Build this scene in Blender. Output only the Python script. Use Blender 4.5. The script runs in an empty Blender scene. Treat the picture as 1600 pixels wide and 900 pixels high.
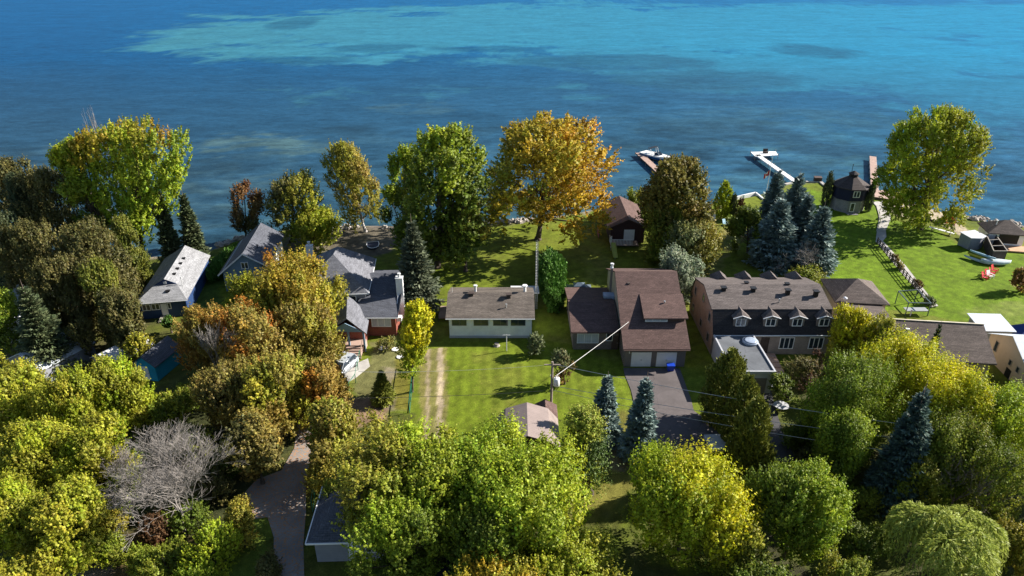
import bpy, math, random
import numpy as np
from mathutils import Vector, Matrix, noise as mnoise

S = bpy.context.scene
COL = S.collection
R = math.radians
# ------------------------------------------------------------------ camera, world, sun, exposure
PITCH = R(27); FPX = 1067.0; CAMZ = 49.0
cam = bpy.data.cameras.new('camera'); camo = bpy.data.objects.new('camera', cam); COL.objects.link(camo)
cam.sensor_width = 36; cam.lens = FPX/1600*36; cam.clip_end = 12000; cam.clip_start = .5
camo.location = (0, 0, CAMZ); camo.rotation_euler = (R(90)-PITCH, 0, 0)
S.camera = camo
S.render.resolution_x = 1024; S.render.resolution_y = 576
SUN_EL = 30.0; SUN_AZ = 73.0          # azimuth clockwise from +Y
W = bpy.data.worlds.new('World'); S.world = W; W.use_nodes = True
nt = W.node_tree
sky = nt.nodes.new('ShaderNodeTexSky'); sky.sky_type = 'NISHITA'; sky.sun_disc = False
sky.sun_elevation = R(SUN_EL); sky.sun_rotation = R(SUN_AZ); sky.air_density = 1.0; sky.dust_density = .3; sky.ozone_density = 1.6
nt.links.new(sky.outputs[0], nt.nodes['Background'].inputs[0]); nt.nodes['Background'].inputs[1].default_value = .058
sl = bpy.data.lights.new('sun', 'SUN'); sl.energy = 5.0; sl.angle = R(.5); sl.color = (1, .93, .83)
so = bpy.data.objects.new('sun', sl); COL.objects.link(so)
sd = Vector((math.cos(R(SUN_EL))*math.sin(R(SUN_AZ)), math.cos(R(SUN_EL))*math.cos(R(SUN_AZ)), math.sin(R(SUN_EL))))
so.rotation_euler = sd.to_track_quat('Z', 'Y').to_euler(); so.location = (60, 40, 120)
S.view_settings.view_transform = 'Standard'; S.view_settings.look = 'None'
S.view_settings.exposure = 1.28; S.view_settings.gamma = 1

# ------------------------------------------------------------------ measuring helpers
def ray(px, py):
    u = (px-800)/FPX; v = (450-py)/FPX
    return u, math.cos(PITCH)+v*math.sin(PITCH), -math.sin(PITCH)+v*math.cos(PITCH)
def g(px, py, z=0.0):
    dx, dy, dz = ray(px, py); t = (z-CAMZ)/dz
    return (dx*t, dy*t)
def height_at(y, py):
    dx, dy, dz = ray(800, py)
    return CAMZ+dz*y/dy
def scale_at(y, z):
    return FPX/(y*math.cos(PITCH)+(CAMZ-z)*math.sin(PITCH))

# ------------------------------------------------------------------ object helpers
def tag(o, label=None, cat=None, group=None, kind=None):
    if label: o['label'] = label
    if cat: o['category'] = cat
    if group: o['group'] = group
    if kind: o['kind'] = kind
    return o
def thing(name, label, cat, loc=(0, 0, 0), rz=0, group=None):
    o = bpy.data.objects.new(name, None); COL.objects.link(o)
    o.location = loc; o.rotation_euler = (0, 0, R(rz)); o.empty_display_size = .5
    return tag(o, label, cat, group)
def copy_tree(o, parent=None):
    c = o.copy(); COL.objects.link(c)
    if parent: c.parent = parent
    for ch in [k for k in bpy.data.objects if k.parent == o and k != c]: copy_tree(ch, c)
    return c
def link(name, me, mat, parent=None):
    o = bpy.data.objects.new(name, me); COL.objects.link(o)
    if mat is not None and not me.materials: me.materials.append(mat)
    if parent: o.parent = parent
    return o
class MB:
    def __init__(s): s.v = []; s.f = []
    def add(s, vs, fs):
        n = len(s.v); s.v += [tuple(v) for v in vs]; s.f += [tuple(i+n for i in f) for f in fs]; return s
    def box(s, x0, x1, y0, y1, z0, z1):
        return s.add([(x0,y0,z0),(x1,y0,z0),(x1,y1,z0),(x0,y1,z0),(x0,y0,z1),(x1,y0,z1),(x1,y1,z1),(x0,y1,z1)],
                     [(0,3,2,1),(4,5,6,7),(0,1,5,4),(1,2,6,5),(2,3,7,6),(3,0,4,7)])
    def obox(s, p, ax, ay, hx, hy, z0, z1):   # box round p with plan axes
        P = [Vector((p[0], p[1], 0))+Vector((ax[0], ax[1], 0))*a*hx+Vector((ay[0], ay[1], 0))*b*hy for a, b in ((-1,-1),(1,-1),(1,1),(-1,1))]
        return s.add([(q.x, q.y, z0) for q in P]+[(q.x, q.y, z1) for q in P], [(0,3,2,1),(4,5,6,7),(0,1,5,4),(1,2,6,5),(2,3,7,6),(3,0,4,7)])
    def slab(s, pts, t):                       # sheet of points with thickness t downwards
        n = len(pts)
        vs = [tuple(p) for p in pts]+[(p[0], p[1], p[2]-t) for p in pts]
        return s.add(vs, [tuple(range(n)), tuple(range(2*n-1, n-1, -1))]+[(i+n, (i+1) % n+n, (i+1) % n, i) for i in range(n)])
    def prism(s, pts, z0, z1):
        return s.slab([(p[0], p[1], z1) for p in pts], z1-z0)
    def tube(s, p0, p1, r0, r1=None, n=6, cap=True):
        r1 = r0 if r1 is None else r1
        p0 = Vector(p0); p1 = Vector(p1); d = p1-p0
        if d.length < 1e-6: return s
        q = d.to_track_quat('Z', 'Y'); vs = []
        for p, r in ((p0, r0), (p1, r1)):
            for i in range(n):
                a = 2*math.pi*i/n; vs.append(p+q@Vector((math.cos(a)*r, math.sin(a)*r, 0)))
        fs = [(i, (i+1) % n, (i+1) % n+n, i+n) for i in range(n)]
        if cap: fs += [tuple(range(n-1, -1, -1)), tuple(range(n, 2*n))]
        return s.add(vs, fs)
    def bar(s, p0, p1, w, h=None):             # squared bar
        h = w if h is None else h
        p0 = Vector(p0); p1 = Vector(p1); d = (p1-p0).normalized()
        a = d.cross(Vector((0, 0, 1)))
        a = Vector((1, 0, 0)) if a.length < 1e-4 else a.normalized()
        b = a.cross(d).normalized(); vs = []
        for p in (p0, p1):
            for i, j in ((-1,-1),(1,-1),(1,1),(-1,1)): vs.append(p+a*i*w/2+b*j*h/2)
        return s.add(vs, [(0,3,2,1),(4,5,6,7),(0,1,5,4),(1,2,6,5),(2,3,7,6),(3,0,4,7)])
    def tri(s, axis, c, t, pts):               # upright polygon: axis 'y' plane y=c, thickness t
        if axis == 'y': A = [(p[0], c, p[1]) for p in pts]; B = [(p[0], c+t, p[1]) for p in pts]
        else: A = [(c, p[0], p[1]) for p in pts]; B = [(c+t, p[0], p[1]) for p in pts]
        n = len(pts)
        return s.add(A+B, [tuple(range(n)), tuple(range(2*n-1, n-1, -1))]+[(i+n, (i+1) % n+n, (i+1) % n, i) for i in range(n)])
    def lathe(s, prof, n=10, c=(0, 0, 0)):
        vs = []; fs = []
        for r, z in prof:
            for i in range(n): a = 2*math.pi*i/n; vs.append((c[0]+r*math.cos(a), c[1]+r*math.sin(a), c[2]+z))
        for k in range(len(prof)-1):
            for i in range(n): fs.append((k*n+i, k*n+(i+1) % n, (k+1)*n+(i+1) % n, (k+1)*n+i))
        fs.append(tuple(range(n-1, -1, -1))); fs.append(tuple((len(prof)-1)*n+i for i in range(n)))
        return s.add(vs, fs)
    def build(s, name, mat, parent=None, smooth=False):
        me = bpy.data.meshes.new(name); me.from_pydata(s.v, [], s.f); me.update()
        import bmesh
        bm = bmesh.new(); bm.from_mesh(me); bmesh.ops.recalc_face_normals(bm, faces=bm.faces); bm.to_mesh(me); bm.free()
        uv = me.uv_layers.new(name='UVMap'); Z = Vector((0, 0, 1))
        for p in me.polygons:
            n = p.normal; u = Z.cross(n)
            u = Vector((1, 0, 0)) if u.length < .02 else u.normalized()
            v = n.cross(u)
            for li in p.loop_indices:
                c = me.vertices[me.loops[li].vertex_index].co; uv.data[li].uv = (c.dot(u), c.dot(v))
            p.use_smooth = smooth
        return link(name, me, mat, parent)

# ------------------------------------------------------------------ materials
class NT:
    def __init__(s, name):
        s.m = bpy.data.materials.new(name); s.m.use_nodes = True; s.t = s.m.node_tree; s.b = s.t.nodes['Principled BSDF']
    def n(s, typ, **kw):
        k = s.t.nodes.new(typ)
        for a, v in kw.items():
            if a.startswith('i_'):
                key = a[2:]; key = int(key) if key.isdigit() else key.replace('_', ' ')
                k.inputs[key].default_value = v
            else: setattr(k, a, v)
        return k
    def l(s, a, b): s.t.links.new(a, b)
    def mix(s, f, a, b, mode='MIX'):
        k = s.t.nodes.new('ShaderNodeMix'); k.data_type = 'RGBA'; k.blend_type = mode
        for idx, v in ((0, f), (6, a), (7, b)):
            if hasattr(v, 'links') or hasattr(v, 'is_linked'): s.l(v, k.inputs[idx])
            elif idx == 0: k.inputs[0].default_value = v
            else: k.inputs[idx].default_value = tuple(v)+((1,) if len(v) == 3 else ())
        return k.outputs[2]
    def ramp(s, src, stops):
        k = s.t.nodes.new('ShaderNodeValToRGB'); e = k.color_ramp.elements
        while len(e) < len(stops): e.new(.5)
        for el, (p, c) in zip(e, stops): el.position = p; el.color = (c, c, c, 1) if isinstance(c, (int, float)) else tuple(c)+(1,)
        s.l(src, k.inputs[0]); return k.outputs[0]
    def noise(s, vec, scale, detail=4, rough=.6, out=0):
        k = s.t.nodes.new('ShaderNodeTexNoise'); k.inputs['Scale'].default_value = scale; k.inputs['Detail'].default_value = detail; k.inputs['Roughness'].default_value = rough
        if vec is not None: s.l(vec, k.inputs['Vector'])
        return k.outputs[out]
    def bump(s, h, strength, dist=.05):
        k = s.t.nodes.new('ShaderNodeBump'); k.inputs['Strength'].default_value = strength; k.inputs['Distance'].default_value = dist
        s.l(h, k.inputs['Height']); s.l(k.outputs[0], s.b.inputs['Normal'])
def base(name, rough, spec=.3):
    m = NT(name); m.b.inputs['Roughness'].default_value = rough; m.b.inputs['Specular IOR Level'].default_value = spec
    tc = m.n('ShaderNodeTexCoord'); return m, tc.outputs['Object'], tc.outputs['UV']
def sc(c, k): return tuple(x*k for x in c)
def M_plain(name, c, rough=.6, var=.15, scale=1.5, metal=0, spec=.3):
    m, ob, uv = base(name, rough, spec)
    col = m.mix(m.ramp(m.noise(ob, scale, 5), [(.3, 0), (.7, 1)]), sc(c, 1-var), sc(c, 1+var))
    m.l(col, m.b.inputs['Base Color']); m.b.inputs['Metallic'].default_value = metal
    return m.m
def M_shingle(name, c, c2=None, stain=.25):
    m, ob, uv = base(name, .85, .2); c2 = c2 or sc(c, .72)
    b = m.n('ShaderNodeTexBrick', i_Scale=1.0, i_Mortar_Size=.012, i_Brick_Width=.42, i_Row_Height=.2, i_Bias=-.1); b.offset = .5
    m.l(uv, b.inputs['Vector'])
    for k, v in (('Color1', c), ('Color2', c2), ('Mortar', sc(c, .42))): b.inputs[k].default_value = v+(1,)
    w = m.n('ShaderNodeMapping'); w.inputs['Scale'].default_value = (.22, .9, 1); m.l(uv, w.inputs[0])
    st = m.ramp(m.noise(w.outputs[0], 1.3, 6, .65), [(.3, 1-stain), (.7, 1+stain*.6)])
    w2 = m.n('ShaderNodeMapping'); w2.inputs['Scale'].default_value = (.5, 4.5, 1); m.l(uv, w2.inputs[0]); st = m.mix(1, st, m.ramp(m.noise(w2.outputs[0], 1.2, 4, .7), [(.3, .78), (.7, 1.2)]), 'MULTIPLY')
    fine = m.ramp(m.noise(uv, 6, 4), [(.25, .68), (.75, 1.32)])
    col = m.mix(1, m.mix(1, b.outputs[0], st, 'MULTIPLY'), fine, 'MULTIPLY')
    m.l(col, m.b.inputs['Base Color']); m.bump(b.outputs['Fac'], -.5, .03)
    return m.m
def M_lines(name, c, period=.2, axis=1, dark=.7, rough=.6, spec=.3, width=.12, bumpv=.3):   # siding or ribs
    m, ob, uv = base(name, rough, spec)
    sp = m.n('ShaderNodeSeparateXYZ'); m.l(uv, sp.inputs[0])
    d = m.n('ShaderNodeMath', operation='DIVIDE'); m.l(sp.outputs[axis], d.inputs[0]); d.inputs[1].default_value = period
    f = m.n('ShaderNodeMath', operation='FRACT'); m.l(d.outputs[0], f.inputs[0])
    ln = m.ramp(f.outputs[0], [(0, dark), (width, 1), (1, .96)])
    st = m.ramp(m.noise(ob, .9, 5), [(.3, .86), (.7, 1.1)])
    m.l(m.mix(1, m.mix(1, c, ln, 'MULTIPLY'), st, 'MULTIPLY'), m.b.inputs['Base Color']); m.bump(f.outputs[0], bumpv, .02)
    return m.m
def M_brick(name, c, c2, mort=(.35, .32, .3)):
    m, ob, uv = base(name, .85, .2)
    b = m.n('ShaderNodeTexBrick', i_Scale=1.0, i_Mortar_Size=.01, i_Brick_Width=.24, i_Row_Height=.085); m.l(uv, b.inputs['Vector'])
    for k, v in (('Color1', c), ('Color2', c2), ('Mortar', mort)): b.inputs[k].default_value = v+(1,)
    st = m.ramp(m.noise(ob, .8, 5), [(.3, .8), (.7, 1.15)])
    m.l(m.mix(1, b.outputs[0], st, 'MULTIPLY'), m.b.inputs['Base Color']); return m.m
def M_leaf(name, trans=.35, rough=.55):
    m = NT(name); a = m.n('ShaderNodeAttribute', attribute_name='col'); m.l(a.outputs[0], m.b.inputs['Base Color'])
    m.b.inputs['Roughness'].default_value = rough; m.b.inputs['Specular IOR Level'].default_value = .25
    if trans:
        t = m.n('ShaderNodeBsdfTranslucent'); m.l(a.outputs[0], t.inputs[0]); x = m.n('ShaderNodeMixShader'); x.inputs[0].default_value = trans
        out = m.t.nodes['Material Output']; m.l(m.b.outputs[0], x.inputs[1]); m.l(t.outputs[0], x.inputs[2]); m.l(x.outputs[0], out.inputs[0])
    return m.m
def M_pave(name, c, crack=.5, spec=.3, leafy=0):
    m, ob, uv = base(name, .9, spec)
    big = m.ramp(m.noise(ob, .35, 6, .65), [(.3, .72), (.72, 1.2)])
    fine = m.ramp(m.noise(ob, 14, 3), [(.2, .8), (.8, 1.2)])
    col = m.mix(1, m.mix(1, c, big, 'MULTIPLY'), fine, 'MULTIPLY')
    vo = m.n('ShaderNodeTexVoronoi', feature='DISTANCE_TO_EDGE', i_Scale=.28)
    wv = m.n('ShaderNodeVectorMath', operation='ADD'); m.l(ob, wv.inputs[0]); m.l(m.noise(ob, .6, 3, out=1), wv.inputs[1]); m.l(wv.outputs[0], vo.inputs['Vector'])
    cr = m.ramp(vo.outputs[0], [(0, crack), (.012, 1)])
    col = m.mix(1, col, cr, 'MULTIPLY')
    if leafy:
        lf = m.ramp(m.noise(ob, 4.5, 3, .7), [(.50, 0), (.60, leafy)])
        col = m.mix(lf, col, (.42, .2, .07))
    m.l(col, m.b.inputs['Base Color']); m.bump(m.noise(ob, 20, 2), .3, .01); return m.m
MAT = dict(
    leaf=M_leaf('leaf', .38), needle=M_leaf('needle', .12, .6), twig=M_leaf('twig', 0, .8),
    bark=M_plain('bark', (.085, .065, .05), .9, .35, 3), bark_grey=M_plain('bark_grey', (.2, .185, .17), .9, .3, 3), bark_pale=M_plain('bark_pale', (.45, .42, .4), .8, .25, 3),
    sh_grey=M_shingle('shingle_grey', (.105, .112, .135)), sh_pale=M_shingle('shingle_pale', (.175, .18, .205)), sh_light=M_shingle('shingle_light', (.30, .305, .32)),
    sh_brown=M_shingle('shingle_brown', (.16, .135, .115), stain=.4), sh_maroon=M_shingle('shingle_maroon', (.135, .085, .075), stain=.2),
    sh_taupe=M_shingle('shingle_taupe', (.145, .122, .115), stain=.35), sh_dark=M_shingle('shingle_dark', (.045, .042, .045)), sh_dusk=M_shingle('shingle_dusk', (.085, .07, .07)), sh_tan=M_shingle('shingle_tan', (.14, .112, .10), stain=.35),
    white=M_plain('white_paint', (.78, .78, .77), .5, .06), cream=M_plain('cream_paint', (.62, .55, .44), .6, .08), trim=M_plain('trim_white', (.7, .71, .72), .5, .06),
    sd_white=M_lines('siding_white', (.84, .86, .85)), sd_blue=M_lines('siding_blue', (.17, .26, .35)), sd_navy=M_lines('siding_navy', (.02, .05, .14)), sd_slate=M_lines('siding_slate', (.035, .045, .065)),
    sd_deep=M_lines('siding_deep', (.010, .014, .05)), sd_brown=M_lines('siding_brown', (.10, .065, .055)), sd_tan=M_lines('siding_tan', (.42, .35, .27)), sd_taupe=M_lines('siding_taupe', (.19, .165, .15)),
    sd_teal=M_lines('siding_teal', (.015, .3, .48), .25), sd_grey=M_lines('siding_grey', (.24, .25, .28)), sd_maroon=M_lines('siding_maroon', (.06, .03, .03)),
    stucco=M_plain('stucco_tan', (.50, .40, .29), .9, .08, 1), stucco_grey=M_plain('stucco_grey', (.42, .43, .46), .9, .1, 1),
    brick_red=M_brick('brick_red', (.27, .055, .03), (.2, .04, .025), (.25, .16, .13)), brick_tan=M_brick('brick_tan', (.30, .24, .205), (.24, .19, .165)), brick_brown=M_brick('brick_brown', (.17, .125, .10), (.13, .095, .08)),
    brick_orange=M_brick('brick_orange', (.36, .21, .135), (.29, .175, .115)), stone=M_brick('stone_grey', (.2, .21, .235), (.15, .155, .175)),
    metal_roof=M_lines('metal_roof', (.55, .6, .66), .4, 0, .6, .4, .5), metal_dark=M_lines('metal_dark', (.09, .12, .15), .4, 0, .5, .35, .5), metal_white=M_lines('metal_white', (.58, .59, .61), .45, 0, .8, .4, .5), metal_brown=M_lines('metal_brown', (.24, .19, .175), .3, 0, .55, .5, .4),
    glass=M_plain('window_glass', (.025, .035, .05), .08, .1, .5, 0, .8), curtain=M_lines('curtain', (.55, .58, .62), .28, 0, .55, .7), black=M_plain('black', (.012, .012, .014), .5), tyre=M_plain('tyre_rubber', (.02, .02, .02), .8),
    wood=M_lines('deck_boards', (.34, .25, .2), .14, 0, .55, .8), wood_red=M_lines('dock_boards', (.42, .29, .24), .3, 1, .6, .8), wood_dark=M_plain('wood_dark', (.06, .045, .04), .8, .3), wood_grey=M_plain('wood_grey', (.28, .25, .22), .85, .3, 4), wood_new=M_lines('wood_new', (.55, .33, .2), .14, 0, .6, .8),
    concrete=M_pave('concrete', (.42, .40, .37), .6), asphalt=M_pave('asphalt', (.115, .1, .1), .7), asphalt_blue=M_pave('asphalt_dark', (.06, .06, .065), .7), road=M_pave('road_worn', (.24, .225, .215), .7, leafy=.8), gravel=M_pave('gravel', (.42, .4, .38), 1), membrane=M_pave('roof_membrane', (.12, .13, .145), .6), lane=M_pave('lane', (.13, .13, .14), .7),
    steel=M_plain('steel', (.5, .51, .52), .4, .1, 2, .6), galv=M_plain('galvanised', (.55, .56, .57), .5, .1), green_metal=M_plain('green_metal', (.03, .18, .11), .5), blue=M_plain('blue_plastic', (.01, .05, .42), .4), red=M_plain('red_plastic', (.5, .02, .03), .4), cyan=M_plain('cyan_plastic', (.34, .52, .62), .5), tarp=M_plain('blue_tarp', (.01, .03, .17), .5), olive=M_plain('lime_slide', (.32, .36, .06), .5), yellow=M_plain('yellow_plastic', (.45, .38, .04), .5),
    canvas=M_plain('boat_cover', (.42, .5, .53), .7, .15), hull_blue=M_plain('hull_blue', (.01, .07, .2), .25, .05), silver=M_plain('car_silver', (.5, .54, .6), .3, .05, 1, .3), carwhite=M_plain('car_white', (.75, .76, .77), .25, .04), cardark=M_plain('car_dark', (.03, .035, .045), .2, .05),
    rock=M_plain('rock', (.34, .31, .28), .9, .4, 2), pole=M_plain('weathered_pole', (.27, .22, .19), .9, .25, 5), skylight=M_plain('skylight_dome', (.30, .36, .46), .3, .2, 2), wire=M_plain('wire', (.45, .45, .44), .6), wire_dark=M_plain('wire_dark', (.03, .03, .03), .6), lampw=M_plain('headlight_glass', (.7, .72, .75), .15, .02), net=M_plain('trampoline_mat', (.02, .025, .05), .7), pink=M_plain('pink_panel', (.3, .08, .1), .7), bare=M_plain('dead_wood', (.25, .225, .205), .85, .25, 2), bare_dark=M_plain('dead_wood_brown', (.17, .13, .12), .85, .25, 2))

# ------------------------------------------------------------------ setting: terrain, water, paths
def fbm2(X, Y, scale, oct=4, seed=0, per=.55):
    """value noise on arrays"""
    out = np.zeros_like(X); amp = 1; tot = 0
    rng = np.random.RandomState(seed+11)
    T = rng.rand(256, 256)
    for o in range(oct):
        x = X/scale*(2**o)+17.3*o+seed; y = Y/scale*(2**o)+9.1*o
        xi = np.floor(x).astype(int); yi = np.floor(y).astype(int); fx = x-xi; fy = y-yi
        fx = fx*fx*(3-2*fx); fy = fy*fy*(3-2*fy)
        a = T[xi & 255, yi & 255]; b = T[(xi+1) & 255, yi & 255]; c = T[xi & 255, (yi+1) & 255]; d = T[(xi+1) & 255, (yi+1) & 255]
        out += amp*((a*(1-fx)+b*fx)*(1-fy)+(c*(1-fx)+d*fx)*fy); tot += amp; amp *= per
    return out/tot
def inpoly(X, Y, poly):
    ins = np.zeros(X.shape, bool); n = len(poly)
    for i in range(n):
        x0, y0 = poly[i]; x1, y1 = poly[(i+1) % n]
        if y0 == y1: continue
        c = ((y0 > Y) != (y1 > Y)) & (X < (x1-x0)*(Y-y0)/(y1-y0)+x0); ins ^= c
    return ins
def pw(pix, z=0): return [g(a, b, z) for a, b in pix]
SHORE_PX = [(-500,425),(0,412),(200,402),(330,388),(385,368),(470,352),(540,349),(620,350),(700,350),(760,346),(830,341),(900,330),(950,320),(1000,314),(1060,318),(1110,316),(1150,309),(1182,303),(1222,288),(1245,282),(1290,284),(1340,292),(1372,305),(1420,314),(1480,332),(1540,343),(1600,350),(1700,366),(2100,380)]
SHORE = pw(SHORE_PX)
sx = np.array([p[0] for p in SHORE]); sy = np.array([p[1] for p in SHORE])
def shore_y(X):
    return np.interp(X, sx, sy)
def grid_mesh(name, xs, ys, zf, cf):
    X, Y = np.meshgrid(xs, ys); Z = zf(X, Y); C = cf(X, Y)
    ny, nx = X.shape
    me = bpy.data.meshes.new(name)
    me.vertices.add(nx*ny); me.vertices.foreach_set('co', np.stack([X, Y, Z], -1).astype('f').ravel())
    idx = np.arange(nx*ny).reshape(ny, nx)
    q = np.stack([idx[:-1, :-1], idx[:-1, 1:], idx[1:, 1:], idx[1:, :-1]], -1).reshape(-1, 4)
    me.loops.add(q.size); me.loops.foreach_set('vertex_index', q.ravel().astype('i'))
    me.polygons.add(len(q)); me.polygons.foreach_set('loop_start', (np.arange(len(q))*4).astype('i'))
    me.polygons.foreach_set('use_smooth', np.ones(len(q), bool))
    me.update(calc_edges=True)
    at = me.color_attributes.new('col', 'FLOAT_COLOR', 'POINT')
    at.data.foreach_set('color', np.concatenate([C, np.ones(C.shape[:2]+(1,))], -1).astype('f').ravel())
    return me
def soft(X, Y, poly, jit=.6, k=6, seed=3):
    a = np.zeros_like(X)
    rng = np.random.RandomState(seed)
    jx = (fbm2(X, Y, 1.6, 3, seed)-.5)*jit*3; jy = (fbm2(X, Y, 1.6, 3, seed+5)-.5)*jit*3
    for i in range(k):
        o = rng.normal(0, jit*.35, 2); a += inpoly(X+jx+o[0], Y+jy+o[1], poly)
    return a/k
def ground_col(X, Y):
    n1 = fbm2(X, Y, 7, 6, 1, .65)[..., None]; n2 = fbm2(X, Y, 2.2, 4, 2)[..., None]; n3 = fbm2(X, Y, .7, 3, 4)[..., None]
    lush = np.array([.105, .155, .010]); olive = np.array([.125, .135, .020]); dry = np.array([.20, .165, .07]); soil = np.array([.075, .055, .038]); litter = np.array([.17, .115, .05])
    C = lush*(1-n1)+olive*n1+0*X[..., None]
    C = np.where(n1 > .5, C*(1-.8*(n1-.5))+dry*.8*(n1-.5), C)
    def lay(poly, c, amt=1, jit=.6, seed=3, vary=0):
        nonlocal C
        a = (soft(X, Y, pw(poly), jit, seed=seed)*amt)[..., None]
        if vary: a = a*np.clip((n2-.5)*vary+.6, 0, 1)
        C = C*(1-a)+np.array(c)*a
    # undergrowth under the trees in front and to the left, partly darkened as painted shade
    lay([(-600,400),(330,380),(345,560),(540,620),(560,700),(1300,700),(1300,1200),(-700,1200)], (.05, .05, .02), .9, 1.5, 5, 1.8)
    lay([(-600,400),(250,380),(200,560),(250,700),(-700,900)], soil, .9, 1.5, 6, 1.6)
    lay([(1190,600),(1700,600),(1900,1200),(1190,1200)], (.04, .038, .022), .95, 1.2, 7, 2.2)  # bottom-right undergrowth, darkened to paint in the shade of the trees
    lay([(150,640),(470,640),(455,700),(395,745),(372,800),(340,930),(100,930)], (.035, .04, .016), .95, .8, 30)  # dark leaf litter round the bare tree, with shade painted in
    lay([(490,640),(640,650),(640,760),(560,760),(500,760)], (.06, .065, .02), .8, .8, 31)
    # strip of beach and soil along the water
    d = (shore_y(X)-Y)[..., None]; b = np.clip(1.6-d/1.6+(n2-.5)*3, 0, 1)*np.clip(d+6, 0, 1)
    b *= np.where(((X > 41) & (X < 78))[..., None], .25, 1)
    C = C*(1-b)+np.array([.24, .20, .15])*b
    lay([(455,352),(640,350),(640,375),(590,400),(440,390)], (.12, .10, .085), .9, .8, 8)
    lay([(1385,312),(1425,316),(1490,333),(1500,350),(1520,365),(1500,370),(1470,350),(1440,340),(1400,338),(1385,325)], (.40, .34, .25), .95, .5, 9)
    # big lawns
    lay([(1260,295),(1375,315),(1400,345),(1460,355),(1480,372),(1520,395),(1600,395),(1700,400),(1750,520),(1500,500),(1290,470),(1270,430)], (.105, .175, .008), .9, .5, 10)
    lay([(1510,345),(1600,352),(1600,362),(1530,362)], (.10, .13, .02), .9, .4, 10)
    lay([(1150,305),(1185,302),(1200,312),(1180,325),(1150,325)], (.12, .15, .015), .9, .4, 10)
    lay([(698,535),(870,532),(980,575),(988,640),(850,660),(770,660),(740,700),(700,700)], (.118, .160, .012), .85, .5, 11)
    lay([(645,440),(700,440),(760,352),(840,345),(935,370),(920,400),(840,440),(700,455),(690,520),(650,480)], (.12, .15, .015), .75, .8, 12, 1.5)
    lay([(975,640),(1040,700),(1000,760),(900,830),(880,770),(930,720)], (.15, .14, .03), .9, .6, 13)
    lay([(955,695),(1010,705),(1030,730),(960,735),(940,715)], (.2, .16, .09), .9, .5, 13)
    lay([(745,545),(800,560),(840,660),(770,660),(750,600)], (.155, .15, .03), .55, 1.2, 14, 1.5)
    lay([(1070,395),(1150,350),(1170,370),(1120,430),(1080,430)], (.2, .155, .08), .6, 1, 15, 1.5)
    lay([(1520,480),(1600,470),(1650,520),(1560,510),(1500,490)], (.2, .18, .08), .35, 1, 15, 1.5)
    # two worn wheel tracks beside the lawn
    lay([(652,545),(697,543),(699,620),(697,700),(655,700),(654,620)], (.17, .15, .05), .85, .35, 16)
    lay([(676,545),(682,545),(681,620),(682,700),(670,700),(672,620)], (.15, .145, .045), .8, .15, 19)
    lay([(684,542),(692,542),(693,620),(690,700),(683,700),(683,620)], (.36, .29, .20), .9, .15, 18)
    lay([(667,545),(672,545),(671,620),(669,700),(664,700),(666,620)], (.30, .24, .16), .85, .12, 17)
    # red brick house front garden
    lay([(580,535),(640,540),(640,640),(560,640),(550,600),(575,570)], (.13, .125, .05), .9, .5, 20)
    lay([(540,622),(610,618),(605,655),(550,670)], (.24, .155, .105), .9, .5, 21)
    lay([(618,560),(645,560),(640,640),(612,640)], (.14, .13, .02), .9, .4, 22)
    lay([(600,570),(616,575),(612,640),(598,640)], (.24, .20, .14), .8, .5, 23)
    lay([(240,495),(345,495),(345,400),(330,395),(300,420),(240,505)], (.05, .09, .015), .8, .6, 24)
    lay([(100,850),(172,850),(172,930),(95,930)], (.2, .17, .14), .95, .5, 25)
    lay([(370,810),(425,800),(415,930),(340,930)], (.10, .14, .02), .9, .4, 26)
    lay([(470,640),(495,640),(490,760),(480,790),(470,700)], (.34, .17, .08), .8, .5, 27, 1.6)
    lay([(165,840),(290,820),(330,930),(165,930)], (.16, .1, .05), .8, .8, 28, 1.4)
    stripe = 1+.13*np.sin(X*2*math.pi/1.5+2*n1[..., 0])*(((X > -9) & (X < 14) & (Y < 80))) + .05*np.sin((X*.75+Y*.66)*2*math.pi/2.2)*((X > 50))
    C = C*stripe[..., None]*(.60+.80*n3)*(.74+.52*n2)
    return np.clip(C, .004, .8)
def ground_z(X, Y):
    d = shore_y(X)-Y
    t = np.clip((d+2.0)/3.2, 0, 1); t = t*t*(3-2*t)
    return -2.6*(1-t)+.06*(fbm2(X, Y, 5, 3, 6)-.5)*t-.03
xs = np.concatenate([np.linspace(-520, -92, 30), np.linspace(-90, 108, 660), np.linspace(110, 560, 30)])
ys = np.concatenate([np.linspace(-120, 24, 12), np.linspace(25, 152, 430), np.linspace(156, 190, 6)])
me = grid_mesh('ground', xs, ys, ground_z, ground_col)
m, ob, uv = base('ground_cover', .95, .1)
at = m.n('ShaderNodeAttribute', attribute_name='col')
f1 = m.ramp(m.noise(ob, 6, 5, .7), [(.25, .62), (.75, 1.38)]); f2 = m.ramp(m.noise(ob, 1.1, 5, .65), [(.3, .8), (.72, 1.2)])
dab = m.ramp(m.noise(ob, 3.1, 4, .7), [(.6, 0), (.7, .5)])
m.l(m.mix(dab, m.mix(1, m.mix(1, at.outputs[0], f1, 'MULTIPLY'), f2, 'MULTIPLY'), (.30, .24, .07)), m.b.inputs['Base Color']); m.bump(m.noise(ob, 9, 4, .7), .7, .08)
tag(link('ground', me, m.m), kind='structure')
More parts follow.
